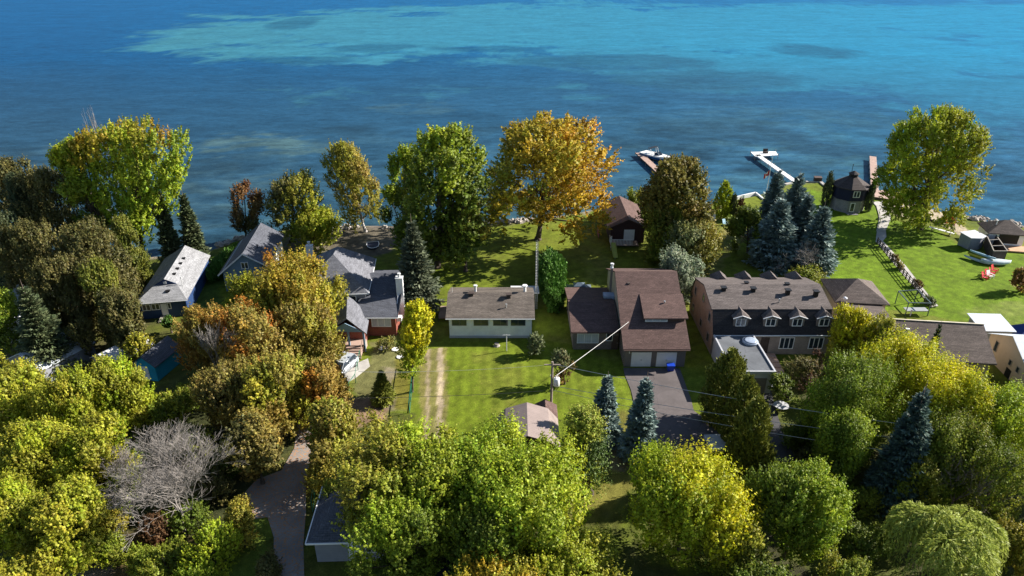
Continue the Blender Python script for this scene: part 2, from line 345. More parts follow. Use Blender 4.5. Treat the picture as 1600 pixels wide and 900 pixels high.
# lake: colour follows what lies on the lake floor (pale sand, weed beds)
def water_col(X, Y):
    Z = Y*math.cos(PITCH)+CAMZ*math.sin(PITCH); V = (CAMZ*math.cos(PITCH)-Y*math.sin(PITCH))/Z; PX = 800+FPX*X/Z; PY = 450+FPX*V
    la = 1  # lake-floor patches are stretched along the shore
    wx = (fbm2(X, Y, 30, 5, 40, .65)-.5)*34; wy = (fbm2(X, Y, 30, 5, 41, .65)-.5)*34; w1 = fbm2(X+wx, Y+wy, 60, 6, 31, .62)-.5; w2 = fbm2(X+wx, Y+wy, 22, 6, 32, .65)-.5; w3 = fbm2((X+wx*.5)*.6, Y+wy*.5, 9, 6, 33, .65)
    deep = np.array([.004, .058, .150]); weed = np.array([.023, .053, .071]); turq = np.array([.033, .140, .180]); near = np.array([.052, .096, .106]); dk = np.array([.014, .042, .068])
    def blob(cx, cy, rx, ry, edge=.16, k1=1.6, k2=1.2):   # a bed on the lake floor, metres
        d = np.sqrt(((X-cx)/rx)**2+((Y-cy)/ry)**2)+w1*k1+w2*k2
        return np.clip((1+edge-d)/(2*edge), 0, 1)
    def pb(px, py, wpx, y0, y1, **kw):
        a = g(px, y0, -.6)[1]; b = g(px, y1, -.6)[1]; c = g(px, py, -.6)
        return blob(c[0], (a+b)/2, wpx/scale_at(c[1], 0), abs(a-b)/2, **kw)
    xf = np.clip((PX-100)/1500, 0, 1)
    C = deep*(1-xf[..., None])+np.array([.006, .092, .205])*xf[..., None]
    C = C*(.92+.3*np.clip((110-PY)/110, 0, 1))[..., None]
    t = np.maximum.reduce([pb(650, 70, 330, 15, 108), pb(420, 40, 170, 22, 66), pb(900, 50, 400, 5, 100), pb(1250, 70, 420, 15, 150), pb(1500, 110, 330, 30, 185), pb(1350, 15, 500, 4, 60)])
    t = np.clip(t*(.75+.5*w3), 0, 1)
    C = C*(1-t[..., None])+(turq*(1-xf[..., None])+np.array([.010, .158, .285])*xf[..., None])*t[..., None]*1.05
    s = np.maximum.reduce([pb(470, 93, 90, 88, 100), pb(580, 73, 70, 68, 82), pb(760, 76, 110, 71, 82), pb(960, 95, 150, 85, 108), pb(450, 38, 40, 28, 48, k1=1), pb(1090, 125, 130, 112, 140), pb(1270, 80, 70, 70, 92, k1=1.)])
    s = s*np.clip(.4+w3, 0, 1)
    C = C*(1-.75*s[..., None])+np.array([.008, .072, .135])*.75*s[..., None]
    # shallow shelf near the shore
    dist = (Y-shore_y(X))+w2*30+w1*20
    sh = np.clip(1.2-dist/200, 0, 1)[..., None]**.9
    C = C*(1-.8*sh)+(weed*(1-xf[..., None])+np.array([.025, .078, .130])*xf[..., None])*.8*sh
    sp = np.clip((w3-.54)*8, 0, 1)*np.clip(1.1-dist/80, 0, 1)
    sp = np.maximum(sp*.7, np.clip((fbm2((X+wx*.4)*.8, Y+wy*.4, 14, 6, 35, .65)-.56)*9, 0, 1)*np.clip(1.5-dist/60, 0, 1)*.75)
    ns = np.clip(1-(Y-shore_y(X)+w2*22)/34, 0, 1)*(.45+.5*w3); sp = np.maximum(sp, ns*.9)
    sp = np.maximum(sp, pb(1180, 190, 220, 165, 212, k1=1.4)*.45*(1.4*w3))
    sp = np.maximum(sp, pb(670, 172, 80, 164, 182, k1=2, k2=3)*.55*(1.4*w3)); sp = np.maximum.reduce([sp, pb(360, 225, 75, 206, 243, k1=2.5, k2=3.5), pb(480, 228, 90, 212, 240, k1=2.5, k2=3.5)*1., pb(150, 230, 80, 215, 248, k1=2.5, k2=3)*.9*w3*1.3])
    tone = near*(1-xf[..., None])+np.array([.035, .105, .14])*xf[..., None]
    sp = sp*np.clip(.25+(fbm2((X+wx*.3)*.5, Y+wy*.3, 4.5, 6, 44, .72)-.4)*4, 0, 1); C = C*(1-sp[..., None])+tone*sp[..., None]
    m1 = pb(860, 235, 600, 190, 290, k1=1.3)*np.clip((.52-fbm2(X, Y*1.2, 16, 5, 36))*8, 0, 1)
    C = C*(1-.5*m1[..., None])+dk*.5*m1[..., None]
    nb = np.clip(1.2-dist/110, 0, 1)[..., None]; n8 = (fbm2((X+wx*.4)*.5, Y+wy*.4, 11, 6, 51, .68)[..., None]-.5); C = C*(1+n8*.9*nb); return np.clip(C*(1+(fbm2(X*.45, Y, 3.2, 5, 37, .7)[..., None]-.5)*(.3+1.15*nb)), .002, .8)
rows = np.unique(np.concatenate([np.linspace(40, 112, 6), np.array([g(800, p, -.6)[1] for p in np.arange(400, 0, -1.6)]), np.geomspace(760, 9000, 14)]))
cols = np.concatenate([np.linspace(-6000, -720, 8), np.linspace(-700, -196, 190), np.linspace(-194, 194, 480), np.linspace(196, 700, 190), np.linspace(720, 6000, 8)])
wz = -.6
me = grid_mesh('lake', cols, rows, lambda X, Y: np.full_like(X, wz), water_col)
m, ob, uv = base('lake_water', .9, 0)
at = m.n('ShaderNodeAttribute', attribute_name='col')
mp = m.n('ShaderNodeMapping'); mp.inputs['Scale'].default_value = (.4, 1, 1); m.l(ob, mp.inputs[0])
f1 = m.ramp(m.noise(mp.outputs[0], .8, 7, .75), [(.28, .70), (.72, 1.32)])
f2 = m.ramp(m.noise(mp.outputs[0], .09, 7, .72), [(.3, .82), (.7, 1.18)])
m.l(m.mix(1, m.mix(1, at.outputs[0], f1, 'MULTIPLY'), f2, 'MULTIPLY'), m.b.inputs['Base Color'])
bp = m.n('ShaderNodeBump'); bp.inputs['Strength'].default_value = .8; bp.inputs['Distance'].default_value = .2; m.l(m.noise(mp.outputs[0], 1.1, 6, .7), bp.inputs['Height'])
gl = m.n('ShaderNodeBsdfGlossy'); gl.inputs['Roughness'].default_value = .22; gl.inputs['Color'].default_value = (.7, .85, 1, 1); m.l(bp.outputs[0], gl.inputs['Normal']); m.l(bp.outputs[0], m.b.inputs['Normal'])
fr = m.n('ShaderNodeFresnel'); fr.inputs['IOR'].default_value = 1.33; cl = m.n('ShaderNodeMapRange'); cl.inputs['From Max'].default_value = .5; cl.inputs['To Min'].default_value = .02; cl.inputs['To Max'].default_value = .09; m.l(fr.outputs[0], cl.inputs[0])
mx = m.n('ShaderNodeMixShader'); m.l(cl.outputs[0], mx.inputs[0]); m.l(m.b.outputs[0], mx.inputs[1]); m.l(gl.outputs[0], mx.inputs[2]); m.l(mx.outputs[0], m.t.nodes['Material Output'].inputs[0])
tag(link('lake', me, m.m), kind='structure')
def sheet(name, pix, mat, z=.03, label=None):
    pts = pw(pix) if pix[0][0] > -9000 else pix
    b = MB(); b.slab([(x, y, z) for x, y in pts], .12)
    return tag(b.build(name, mat), kind='structure')
sheet('driveway', [(974,575),(1062,576),(1068,592),(1080,625),(1084,642),(1110,660),(1135,690),(1110,712),(1050,720),(1015,690),(993,640),(986,610),(976,585)], MAT['asphalt'])
sheet('driveway', [(1176,611),(1204,609),(1212,640),(1225,680),(1245,722),(1215,722),(1195,680),(1180,640)], MAT['asphalt_blue'])
sheet('lane', [(465,655),(486,650),(490,680),(484,720),(478,760),(478,800),(474,850),(478,1000),(425,1000),(428,840),(418,808),(385,812),(378,775),(400,750),(440,735),(460,700)], MAT['road'], .025)
sheet('garden_path', [(1364,315),(1377,315),(1390,332),(1392,342),(1384,360),(1385,370),(1376,380),(1368,378),(1370,362),(1376,345),(1375,332)], MAT['gravel'], .03)
sheet('gravel_strip', [(1370,378),(1377,374),(1415,415),(1450,460),(1466,478),(1455,480),(1440,462),(1405,422)], MAT['gravel'], .026)
sheet('walkway', [(548,572),(575,560),(578,572),(556,590),(546,596),(505,596),(505,585)], MAT['concrete'], .03)
sheet('street', [(-9999.,0)][:0]+[(-400,1180),(2000,1180),(2300,1300),(-700,1300)], MAT['lane'], .03)
sheet('driveway', [(1280,905),(1330,905),(1390,905),(1500,1180),(1230,1180)], MAT['asphalt_blue'])

# ------------------------------------------------------------------ buildings
def win(par, face, c, a, z, w, h, mull=1, mat='glass', fr='white', lab=None, fw=.09):
    """window on a wall: face S (plane y=c, along x=a), W (plane x=c, along y=a), E"""
    def P(u0, u1, d0, d1, z0, z1, b):
        if face == 'S': b.box(a+u0, a+u1, c-d1, c-d0, z0, z1)
        elif face == 'W': b.box(c-d1, c-d0, a+u0, a+u1, z0, z1)
        else: b.box(c+d0, c+d1, a+u0, a+u1, z0, z1)
    b = MB(); z0 = z-h/2; z1 = z+h/2; u = w/2
    P(-u, -u+fw, .003, .08, z0, z1, b); P(u-fw, u, .003, .08, z0, z1, b)
    P(-u+fw, u-fw, .003, .08, z0, z0+fw, b); P(-u+fw, u-fw, .003, .08, z1-fw, z1, b)
    for k in range(mull):
        q = -u+w*(k+1)/(mull+1); P(q-fw/2, q+fw/2, .003, .075, z0+fw, z1-fw, b)
    o = b.build('window', MAT[fr], par)
    p = MB(); P(-u+fw*.6, u-fw*.6, .002, .03, z0+fw*.6, z1-fw*.6, p); p.build('pane', MAT[mat], o)
    if lab: o['label'] = lab
    return o
def door(par, face, c, a, z0, w, h, mat='white', name='door', panels=0, lab=None):
    b = MB()
    def P(u0, u1, d0, d1, q0, q1, b):
        if face == 'S': b.box(a+u0, a+u1, c-d1, c-d0, q0, q1)
        else: b.box(c-d1, c-d0, a+u0, a+u1, q0, q1)
    P(-w/2, w/2, .003, .05, z0, z0+h, b)
    for k in range(panels):
        hz = h/panels; P(-w/2+.06, w/2-.06, .05, .07, z0+k*hz+.05, z0+(k+1)*hz-.05, b)
    o = b.build(name, MAT[mat], par)
    h_ = MB(); P(w*.36-.04 if not panels else -.1, w*.36+.04 if not panels else .1, .05, .1, z0+.95, z0+1.05, h_); h_.build('handle', MAT['steel'], o)
    if lab: o['label'] = lab
    return o
def gable(par, x0, x1, y0, y1, ze, zr, axis, mat, ov=.4, t=.16, ridge=None):
    """gable roof; axis 'x': ridge runs along x"""
    b = MB()
    if axis == 'x':
        yr = (y0+y1)/2 if ridge is None else ridge; k0 = (zr-ze)/(yr-y0); k1 = (zr-ze)/(y1-yr)
        A0 = (y0-ov, ze-ov*k0); A1 = (y1+ov, ze-ov*k1); X0 = x0-ov*.8; X1 = x1+ov*.8
        v = [(X0, A0[0], A0[1]), (X1, A0[0], A0[1]), (X1, yr, zr), (X0, yr, zr), (X0, A1[0], A1[1]), (X1, A1[0], A1[1])]
    else:
        xr = (x0+x1)/2 if ridge is None else ridge; k0 = (zr-ze)/(xr-x0); k1 = (zr-ze)/(x1-xr)
        Y0 = y0-ov*.8; Y1 = y1+ov*.8
        v = [(x0-ov, Y1, ze-ov*k0), (x0-ov, Y0, ze-ov*k0), (xr, Y0, zr), (xr, Y1, zr), (x1+ov, Y1, ze-ov*k1), (x1+ov, Y0, ze-ov*k1)]
    v = [(a, b_, c+t) for a, b_, c in v]; v += [(a, b_, c-t) for a, b_, c in v]
    f = [(0,1,2,3), (3,2,5,4), (6,9,8,7), (9,10,11,8), (0,6,7,1), (4,5,11,10), (1,7,8,2), (2,8,11,5), (0,3,9,6), (3,4,10,9)]
    b.add(v, f); return b.build('roof', mat, par)
def walls(par, x0, x1, y0, y1, ze, mat, zr=None, axis='x', ridge=None, z0=0, name='wall'):
    b = MB()
    if zr is None: b.box(x0, x1, y0, y1, z0, ze)
    elif axis == 'x':
        yr = (y0+y1)/2 if ridge is None else ridge; b.tri('x', x0, x1-x0, [(y0, z0), (y1, z0), (y1, ze), (yr, zr), (y0, ze)])
    else:
        xr = (x0+x1)/2 if ridge is None else ridge; b.tri('y', y0, y1-y0, [(x0, z0), (x1, z0), (x1, ze), (xr, zr), (x0, ze)])
    return b.build(name, mat, par)
def hip(par, x0, x1, y0, y1, ze, zr, r0, r1, mat, t=.15, name='roof'):
    """hip roof with ridge from r0 to r1 (xy)"""
    v = [(x0, y0, ze), (x1, y0, ze), (x1, y1, ze), (x0, y1, ze), (r0[0], r0[1], zr), (r1[0], r1[1], zr), (x0, y0, ze-t), (x1, y0, ze-t), (x1, y1, ze-t), (x0, y1, ze-t)]
    if abs(r0[0]-r1[0])+abs(r0[1]-r1[1]) < .01: f = [(0,1,4), (1,2,4), (2,3,4), (3,0,4)]
    elif abs(r0[0]-r1[0]) > abs(r0[1]-r1[1]): f = [(0,1,5,4), (1,2,5), (2,3,4,5), (3,0,4)]
    else: f = [(0,1,4), (1,2,5,4), (2,3,5), (3,0,4,5)]
    f += [(0,6,7,1), (1,7,8,2), (2,8,9,3), (3,9,6,0), (6,9,8,7)]
    return MB().add(v, f).build(name, mat, par)
def vent(par, x, y, z, mat='black', s=.32, h=.55, name='roof_vent'):
    b = MB(); b.box(x-s/2, x+s/2, y-s/2, y+s/2, z-.3, z+h); b.box(x-s*.75, x+s*.75, y-s*.75, y+s*.75, z+h, z+h+.12); return b.build(name, MAT[mat], par)
def pipe(par, x, y, z, h=.8, r=.07, mat='galv', name='vent_pipe', cap=True):
    b = MB(); b.tube((x, y, z-.3), (x, y, z+h), r)
    if cap: b.tube((x, y, z+h), (x, y, z+h+.15), r*1.9)
    return b.build(name, MAT[mat], par)
def chimney(par, x, y, z0, z1, w=.8, d=.6, mat='trim', cap='galv'):
    b = MB(); b.box(x-w/2, x+w/2, y-d/2, y+d/2, z0, z1); o = b.build('chimney', MAT[mat], par)
    c = MB(); c.box(x-w/2-.06, x+w/2+.06, y-d/2-.06, y+d/2+.06, z1, z1+.1); c.tube((x, y, z1+.1), (x, y, z1+.55), .16); c.tube((x, y, z1+.55), (x, y, z1+.7), .26); c.build('chimney_cap', MAT[cap], o); return o
def gutter(par, p0, p1, mat='trim', w=.12): b = MB(); b.bar(p0, p1, w, w); return b.build('gutter', MAT[mat], par)

# --- white bungalow
h = thing('bungalow', 'white bungalow with a speckled brown roof at the head of the lawn', 'house', (0, 0, 0))
walls(h, -8.6, 2.7, 81.0, 89.2, 3.4, MAT['sd_white'], 4.78, 'x')
gable(h, -8.6, 2.7, 81.0, 89.2, 3.42, 4.82, 'x', MAT['sh_brown'], .5)
gutter(h, (-9.0, 80.42, 3.27), (3.1, 80.42, 3.27), 'trim', .1)
b = MB(); b.box(-8.63, 2.73, 80.95, 81.02, 0, .35); b.build('foundation', MAT['stucco_grey'], h)
for px in (717.5, 751.5, 782, 809.5):
    x, _ = g(px, 503, 2.5); win(h, 'S', 81.0, x, 2.5, 2.0, 1.05, 1, fr='sd_taupe', fw=.05)
b = MB(); b.tri('x', -.2, 4.2, [(89.2, 2.6), (91.8, 2.45), (91.8, 2.6), (89.2, 2.78)]); b.box(-.1, .0, 91.5, 91.6, 0, 2.5); b.box(3.8, 3.9, 91.5, 91.6, 0, 2.5); b.build('patio_canopy', MAT['metal_white'], h)
for px, py in ((737, 457), (795, 459)):
    x, y = g(px, py, 4.9); vent(h, x, y-.6, 4.75, 'wood_dark', .5, .35)
pipe(h, *g(743, 455, 4.9), 4.8, .9, .16, 'galv'); pipe(h, *g(820, 455, 4.9), 4.8, .9, .2, 'white'); pipe(h, *g(791, 480, 4.1), 4.1, .35, .07, 'steel')
pipe(h, -8.4, 85.2, 4.6, 1.1, .04, 'wire', 'mast', False)
b = MB(); b.box(-10.6, -8.62, 85.5, 89, .5, .68); b.build('side_deck', MAT['wood'], h)
b = MB()
for q in (85.5, 87.2, 88.9): b.box(-10.6, -10.52, q, q+.08, 0, 1.5)
b.box(-10.6, -10.52, 85.5, 89, 1.42, 1.5); b.box(-10.6, -8.62, 88.9, 88.98, 1.42, 1.5); b.build('deck_railing', MAT['wood_dark'], h)

# --- brown two-part house with double garage
h = thing('garage_house', 'brown two-part house with a shed dormer and double white garage doors', 'house')
zr, yr, ze, yf = 8.5, 84.2, 3.1, 73.9
k = (zr-ze)/(yr-yf)
b = MB(); b.tri('x', 14.4, 7.8, [(yf, 0), (92, 0), (92, 5.2), (yr, zr-.05), (yf, ze-.05)]); b.build('tall_wall', MAT['brick_brown'], h)
b = MB(); b.tri('x', 14.34, .055, [(yf+.01, 3.), (92, 3.), (92, 5.2), (yr, zr-.1), (yf, ze-.1)]); b.build('side_cladding', MAT['sd_tan'], h)
b = MB(); T = .18; X0, X1 = 14.05, 22.55
b.slab([(X0, yf-.6, ze-.6*k+T), (X1, yf-.6, ze-.6*k+T), (X1, yr, zr+T), (X0, yr, zr+T)], T); b.slab([(X0, yr+.001, zr+T), (X1, yr+.001, zr+T), (X1, 92.5, 5.0+T), (X0, 92.5, 5.0+T)], T)
b.build('main_roof', MAT['sh_maroon'], h)
# shed dormer
yd, zd = 76.7, 5.5
b = MB(); b.tri('x', 17.3, 5.05, [(yd+.3, ze+(yd+.3-yf)*k), (80.6, ze+(80.6-yf)*k-.02), (yd+.3, zd+.02)]); b.build('dormer_wall', MAT['sd_brown'], h)
b = MB(); b.slab([(17.0, yd-.15, zd+.1), (22.72, yd-.15, zd+.1), (22.72, 80.8, ze+(80.8-yf)*k+.25), (17.0, 80.8, ze+(80.8-yf)*k+.25)], .16); b.build('dormer_roof', MAT['sh_maroon'], h)
win(h, 'S', yd+.3, g(1024, 500, 4.8)[0], 5.12, 2.9, .5, 2, 'curtain', 'white')
# garage front
b = MB(); b.box(14.45, 22.15, yf-.055, yf-.003, 0, 2.75); b.build('garage_front', MAT['sd_taupe'], h)
for px in (1000, 1039): door(h, 'S', yf-.06, g(px, 571)[0], .05, 2.55, 2.15, 'white', 'garage_door', 4)
b = MB(); b.box(14.9, 15.0, yf-.25, yf-.06, 2.1, 2.4); b.build('wall_lamp', MAT['white'], h)
pipe(h, *g(1038, 476, 6.2), 6.1, .5, .07, 'steel'); vent(h, *g(982, 444, 7.6), 7.5, 'wood_dark', .25, .2); chimney(h, 13.85, 85.6, 0, 8.5, .3, .3, 'sd_taupe')
# left wing
walls(h, 8.2, 14.2, 78.0, 89.4, 3.2, MAT['brick_brown'], 4.5, 'x', 82.8, name='wing_wall')
b = MB(); b.box(8.14, 8.195, 78.02, 89.4, .2, 3.1); b.build('side_cladding', MAT['sd_taupe'], h)
b = MB(); k2 = 1.3/4.8
b.slab([(7.75, 77.2, 3.2-.8*k2+.2), (14.03, 77.2, 3.2-.8*k2+.2), (14.03, 82.8, 4.7), (7.75, 82.8, 4.7)], .18); b.slab([(7.75, 82.801, 4.7), (14.03, 82.801, 4.7), (14.03, 89.8, 3.35), (7.75, 89.8, 3.35)], .18); b.build('wing_roof', MAT['sh_maroon'], h)
win(h, 'S', 78.0, g(919, 530, 1.8)[0], 1.75, 2.9, 1.5, 2, 'curtain', 'white')
win(h, 'S', 78.0, g(952, 528, 1.8)[0], 2.0, .9, 1.3, 0, 'glass', 'white'); door(h, 'S', 78.0, g(960, 534, 1)[0], .05, .9, 2.1, 'sd_brown')
x, y = g(951, 465, 4.3); b = MB(); b.slab([(x-.75, y-.5, 4.75), (x+.75, y-.5, 4.75), (x+.75, y+.7, 4.8), (x-.75, y+.7, 4.8)], .5); b.build('skylight', MAT['skylight'], h)
gutter(h, (7.8, 77.14, 3.05), (14.0, 77.14, 3.05), 'sd_brown', .1); gutter(h, (14.1, 73.2, 2.82), (22.5, 73.2, 2.82), 'sd_brown', .1)

# --- big house with two rows of small dormers
h = thing('dormer_house', 'large taupe brick house with two rows of small dormers and flat-roofed garage', 'house')
x0, x1, yF, yB = 26.3, 41.6, 76.8, 88.8
prof = [(yF, 0), (yB, 0), (yB, 3.2), (yB-1.5, 6.0), ((yF+yB)/2, 7.15), (yF+1.5, 6.0), (yF, 3.2)]
b = MB(); b.tri('x', x0, x1-x0, prof); b.build('wall', MAT['brick_tan'], h)
b = MB(); b.tri('x', x0-.06, .055, [(yF+.02, .6), (yB, .6), (yB, 3.2), (yB-1.5, 5.9), ((yF+yB)/2, 7.0), (yF+1.5, 5.9), (yF, 3.2)]); b.build('side_brick', MAT['brick_orange'], h)
b = MB(); ym = (yF+yB)/2
for ya, yb, za, zb in ((yF+1.3, ym, 6.0, 7.25), (ym+.001, yB-1.3, 7.25, 6.0)):
    b.slab([(x0-.25, ya, za+.12), (x1+.25, ya, za+.12), (x1+.25, yb, zb+.12), (x0-.25, yb, zb+.12)], .2)
b.build('upper_roof', MAT['sh_taupe'], h)
b = MB()
for ya, yb in ((yF-.35, yF+1.25), (yB+.35, yB-1.25)):
    b = MB(); b.slab([(x0-.12, ya, 3.15), (x1+.12, ya, 3.15), (x1+.12, yb, 6.0), (x0-.12, yb, 6.0)], .25); b.build('mansard_roof', MAT['sh_dark'], h)
gutter(h, (x0-.1, yF-.42, 3.1), (x1+.1, yF-.42, 3.1), 'trim', .12)
def dormer(par, x, yfr, ybk, back=False, w=1.85):
    z0, z1, zp = (3.75, 5.5, 6.3) if not back else (4.0, 6.1, 7.05)
    s = -1 if back else 1
    b = MB(); b.box(x-w/2, x+w/2, min(yfr, ybk), max(yfr, ybk), z0, z1); o = b.build('dormer', MAT['sd_taupe'], par)
    r = MB(); e = w/2+.22; yo = yfr-.25*s; yi = ybk+s*.9
    v = [(x-e, yo, z1-.1), (x+e, yo, z1-.1), (x+e, yi, z1-.1), (x-e, yi, z1-.1), (x, yfr+.55*s, zp), (x, yi, zp), (x, yo, z1+.28)]
    r.add(v, [(0,6,4), (6,1,4), (1,2,5,4), (3,0,4,5), (0,3,2,1), (2,3,5), (0,1,6)])
    r.build('dormer_roof', MAT['sh_taupe'], o)
    if not back:
        t = MB(); t.bar((x-e, yo-.02, z1-.1), (x, yo-.02, z1+.3), .1); t.bar((x, yo-.02, z1+.3), (x+e, yo-.02, z1-.1), .1); t.build('dormer_trim', MAT['trim'], o)
        win(o, 'S', yfr, x, 4.75, 1.3, 1.15, 1)
for px in (1152, 1198, 1239, 1280):
    x = g(px, 495, 4.7)[0]; dormer(h, x, 77.05, 78.4)
for px in (1125, 1164, 1204, 1243):
    x = g(px, 432, 6.4)[0]; dormer(h, x, 88.4, 87.0, True)
for px, py in ((1130, 451), (1176, 452), (1230, 455), (1274, 457)):
    x, y = g(px, py, 7.2); vent(h, x, y-.2, 7.05, 'black', .5, .42)
for px, py in ((1168, 445), (1232, 447)): x, y = g(px, py, 7.3); vent(h, x, y+.5, 7.0, 'black', .4, .4)
for px in (1229, 1275):
    x = g(px, 538, 1.6)[0]; win(h, 'S', yF, x, 1.75, 1.9, 1.75, 2, 'glass', 'white')
b = MB(); b.box(35.0-2.3, 35-1.2, yF-.05, yF-.003, .1, 2.6); b.build('front_door', MAT['wood_dark'], h)
for y, z, hh in ((79, 4.4, 1.3), (82.6, 5.4, 1.1), (86.6, 4.4, 1.3), (78.6, 1.6, 1.4), (82.3, 1.7, 1.2), (86.8, 1.7, 1.2)): win(h, 'W', x0-.06, y, z, .9, hh, 0, 'glass', 'brick_tan')
pipe(h, *g(1217, 473, 6.4), 6.4, .45, .06, 'steel')
# flat garage
walls(h, 26.35, 31.3, 68.0, 76.4, 3.0, MAT['stucco_grey'], name='garage_wall')
b = MB(); b.box(26.3, 31.35, 67.95, 76.35, 3.0, 3.1); b.build('garage_roof', MAT['membrane'], h)
b = MB()
for q in ((26.2, 31.45, 67.85, 68.05), (26.2, 26.4, 68.05, 76.35), (31.25, 31.45, 68.05, 76.35)): b.box(*q, 2.95, 3.28)
b.build('parapet', MAT['stucco_grey'], h)
door(h, 'S', 68.0, 29.2, .05, 2.7, 2.2, 'sd_taupe', 'garage_door', 4)
x, y = g(1172, 535, 3.1); b = MB(); b.lathe([(1.0, 0), (1.0, .25), (.95, .3)], 28, (x, y, 3.1)); b.lathe([(.9, .3), (.6, .36), (.05, .38)], 28, (x, y, 3.101)); b.build('round_skylight', MAT['skylight'], h, True)
# front garden steps
t = thing('garden_steps', 'red brick garden steps climbing beside the flat-roofed garage', 'steps')
for i in range(7):
    b = MB(); b.box(31.9, 34.4, 69.2+i*.95, 70.2+i*.95, 0, .12+.1*i); b.build('step', MAT['brick_orange'] if i > 2 else MAT['concrete'], t)

# --- brown bungalow with pavilion roof, right
h = thing('long_brown_house', 'long brown-roofed house with pyramid-roofed wing behind the yellow tree', 'house', (53.3, 75.6, 0), -7)
walls(h, -6.3, 6.0, -4.3, 4.6, 3.1, MAT['sd_tan'], 5.4, 'x')
gable(h, -6.3, 6.0, -4.3, 4.6, 3.1, 5.45, 'x', MAT['sh_tan'], .6)
b = MB(); b.bar((-6.8, .16, 5.66), (6.5, .16, 5.66), .18, .1); b.build('ridge_cap', MAT['cream'], h)
walls(h, -5.5, -1.0, -7.0, -4.3, 2.9, MAT['stucco'], name='front_wing_wall')
b = MB(); b.slab([(-6, -7.5, 2.75), (-.8, -7.5, 2.75), (-.8, -3.6, 3.75), (-6, -3.6, 3.75)], .15); b.build('front_wing_roof', MAT['sh_tan'], h)
pipe(h, *(lambda q: (q[0]-53.3, q[1]-75.6))(g(1419, 490, 5)), 4.9, .5, .07, 'steel'); b = MB(); b.box(-3.2, -2.7, -1.2, -.8, 4.6, 5.05); b.build('roof_vent', MAT['white'], h)
walls(h, -8.0, -1.3, 9.8, 16.6, 3.0, MAT['sd_tan'], name='pavilion_wall')
hip(h, -8.4, -.9, 9.4, 17.0, 3.0, 5.1, (-4.6, 13.2), (-4.6, 13.2), MAT['sh_tan'], name='pavilion_roof')
walls(h, -7.0, -2.0, 4.6, 9.8, 2.6, MAT['sd_tan'], name='link_wall')
b = MB(); b.box(-7.1, -1.9, 4.65, 9.75, 2.6, 2.75); b.build('link_roof', MAT['sh_tan'], h)
# --- tan metal-roofed building at right edge
h = thing('metal_roof_house', 'tan stucco building with ribbed white metal roof at the right edge', 'house', (62.3, 72.7, 0), -5)
walls(h, 0, 12, -4.4, 4.2, 3.1, MAT['stucco'], 5.2, 'x'); gable(h, 0, 12, -4.4, 4.2, 3.1, 5.25, 'x', MAT['metal_roof'], .35, .08)
for y, z, w, hh in ((2.4, 2.3, .7, 1.5), (-1.0, 2.0, .6, .8), (-2.6, 2.0, .6, .8)): win(h, 'W', 0, y, z, w, hh, 0, 'glass', 'sd_tan', fw=.05)
b = MB(); b.box(-.05, -.003, -1.7, -.7, 0, 1.2); b.build('door', MAT['black'], h)
pipe(h, 1.5, -2.5, 4.3, .5, .06, 'steel')
t = thing('shed', 'grey shed with sloping metal roof behind the tan stucco building', 'shed', (65.2, 80.6, 0), -3)
b = MB(); b.tri('x', -1.9, 3.9, [(-1.6, 0), (1.7, 0), (1.7, 2.7), (-1.6, 2.3)]); b.build('wall', MAT['sd_grey'], t)
b = MB(); b.slab([(-2.2, -1.9, 2.4), (2.3, -1.9, 2.4), (2.3, 2.1, 2.9), (-2.2, 2.1, 2.9)], .1); b.build('roof', MAT['metal_roof'], t)
x, y = g(1592, 508, 1.5); t = thing('tarp_cover', 'blue tarp stretched over a low frame at the right edge', 'tarp', (x+2, y, 0))
b = MB(); b.add([(-2.6,-1.5,.5),(2.8,-1.6,.6),(2.8,1.5,.7),(-2.4,1.4,.6),(-.2,-.1,2.0),(2.2,0,2.0),(-2.7,-1.6,0),(2.9,-1.7,0),(2.9,1.6,0),(-2.5,1.5,0)], [(0,1,5,4),(1,2,5),(2,3,4,5),(3,0,4),(0,6,7,1),(1,7,8,2),(2,8,9,3),(3,9,6,0)]); b.build('tarp', MAT['tarp'], t)

# --- brown gable cottage near the water
h = thing('lakeside_cottage', 'maroon-roofed gable cottage with white porch railing near the shore', 'cottage', (0, 0, 0))
walls(h, 17.8, 23.9, 114.3, 126, 3.1, MAT['sd_maroon'], 4.5, 'y'); gable(h, 17.8, 23.9, 114.3, 126, 3.1, 4.55, 'y', MAT['sh_maroon'], .6)
door(h, 'S', 114.3, g(984, 371, 1.4)[0], .35, 1.9, 2.2, 'white', 'double_door')
b = MB(); b.box(17.6, 22.6, 112.0, 114.25, .35, .5); b.build('porch_deck', MAT['wood'], h)
b = MB()
for i in range(15): b.box(17.7+i*.26, 17.78+i*.26, 112.02, 112.08, .5, 1.5)
for i in range(7): b.box(17.62, 17.7, 112.2+i*.3, 112.26+i*.3, .5, 1.5)
b.box(17.6, 21.5, 112, 112.1, 1.5, 1.58); b.box(17.6, 17.7, 112.1, 114.2, 1.5, 1.58); b.box(17.6, 17.75, 112.0, 112.15, 0, 2.2); b.build('porch_railing', MAT['white'], h)
t = thing('slide', 'yellow-green garden slide below the cottage porch railing', 'slide', (g(959, 397)[0], g(959, 397)[1], 0))
b = MB(); b.slab([(-.35, -2.0, .25), (.35, -2.0, .25), (.35, 1.6, 1.5), (-.35, 1.6, 1.5)], .06); b.build('chute', MAT['olive'], t)
b = MB(); b.slab([(-.42, -2.0, .42), (-.35, -2.0, .42), (-.35, 1.6, 1.67), (-.42, 1.6, 1.67)], .2); b.slab([(.35, -2.0, .42), (.42, -2.0, .42), (.42, 1.6, 1.67), (.35, 1.6, 1.67)], .2); b.build('slide_edge', MAT['olive'], t)
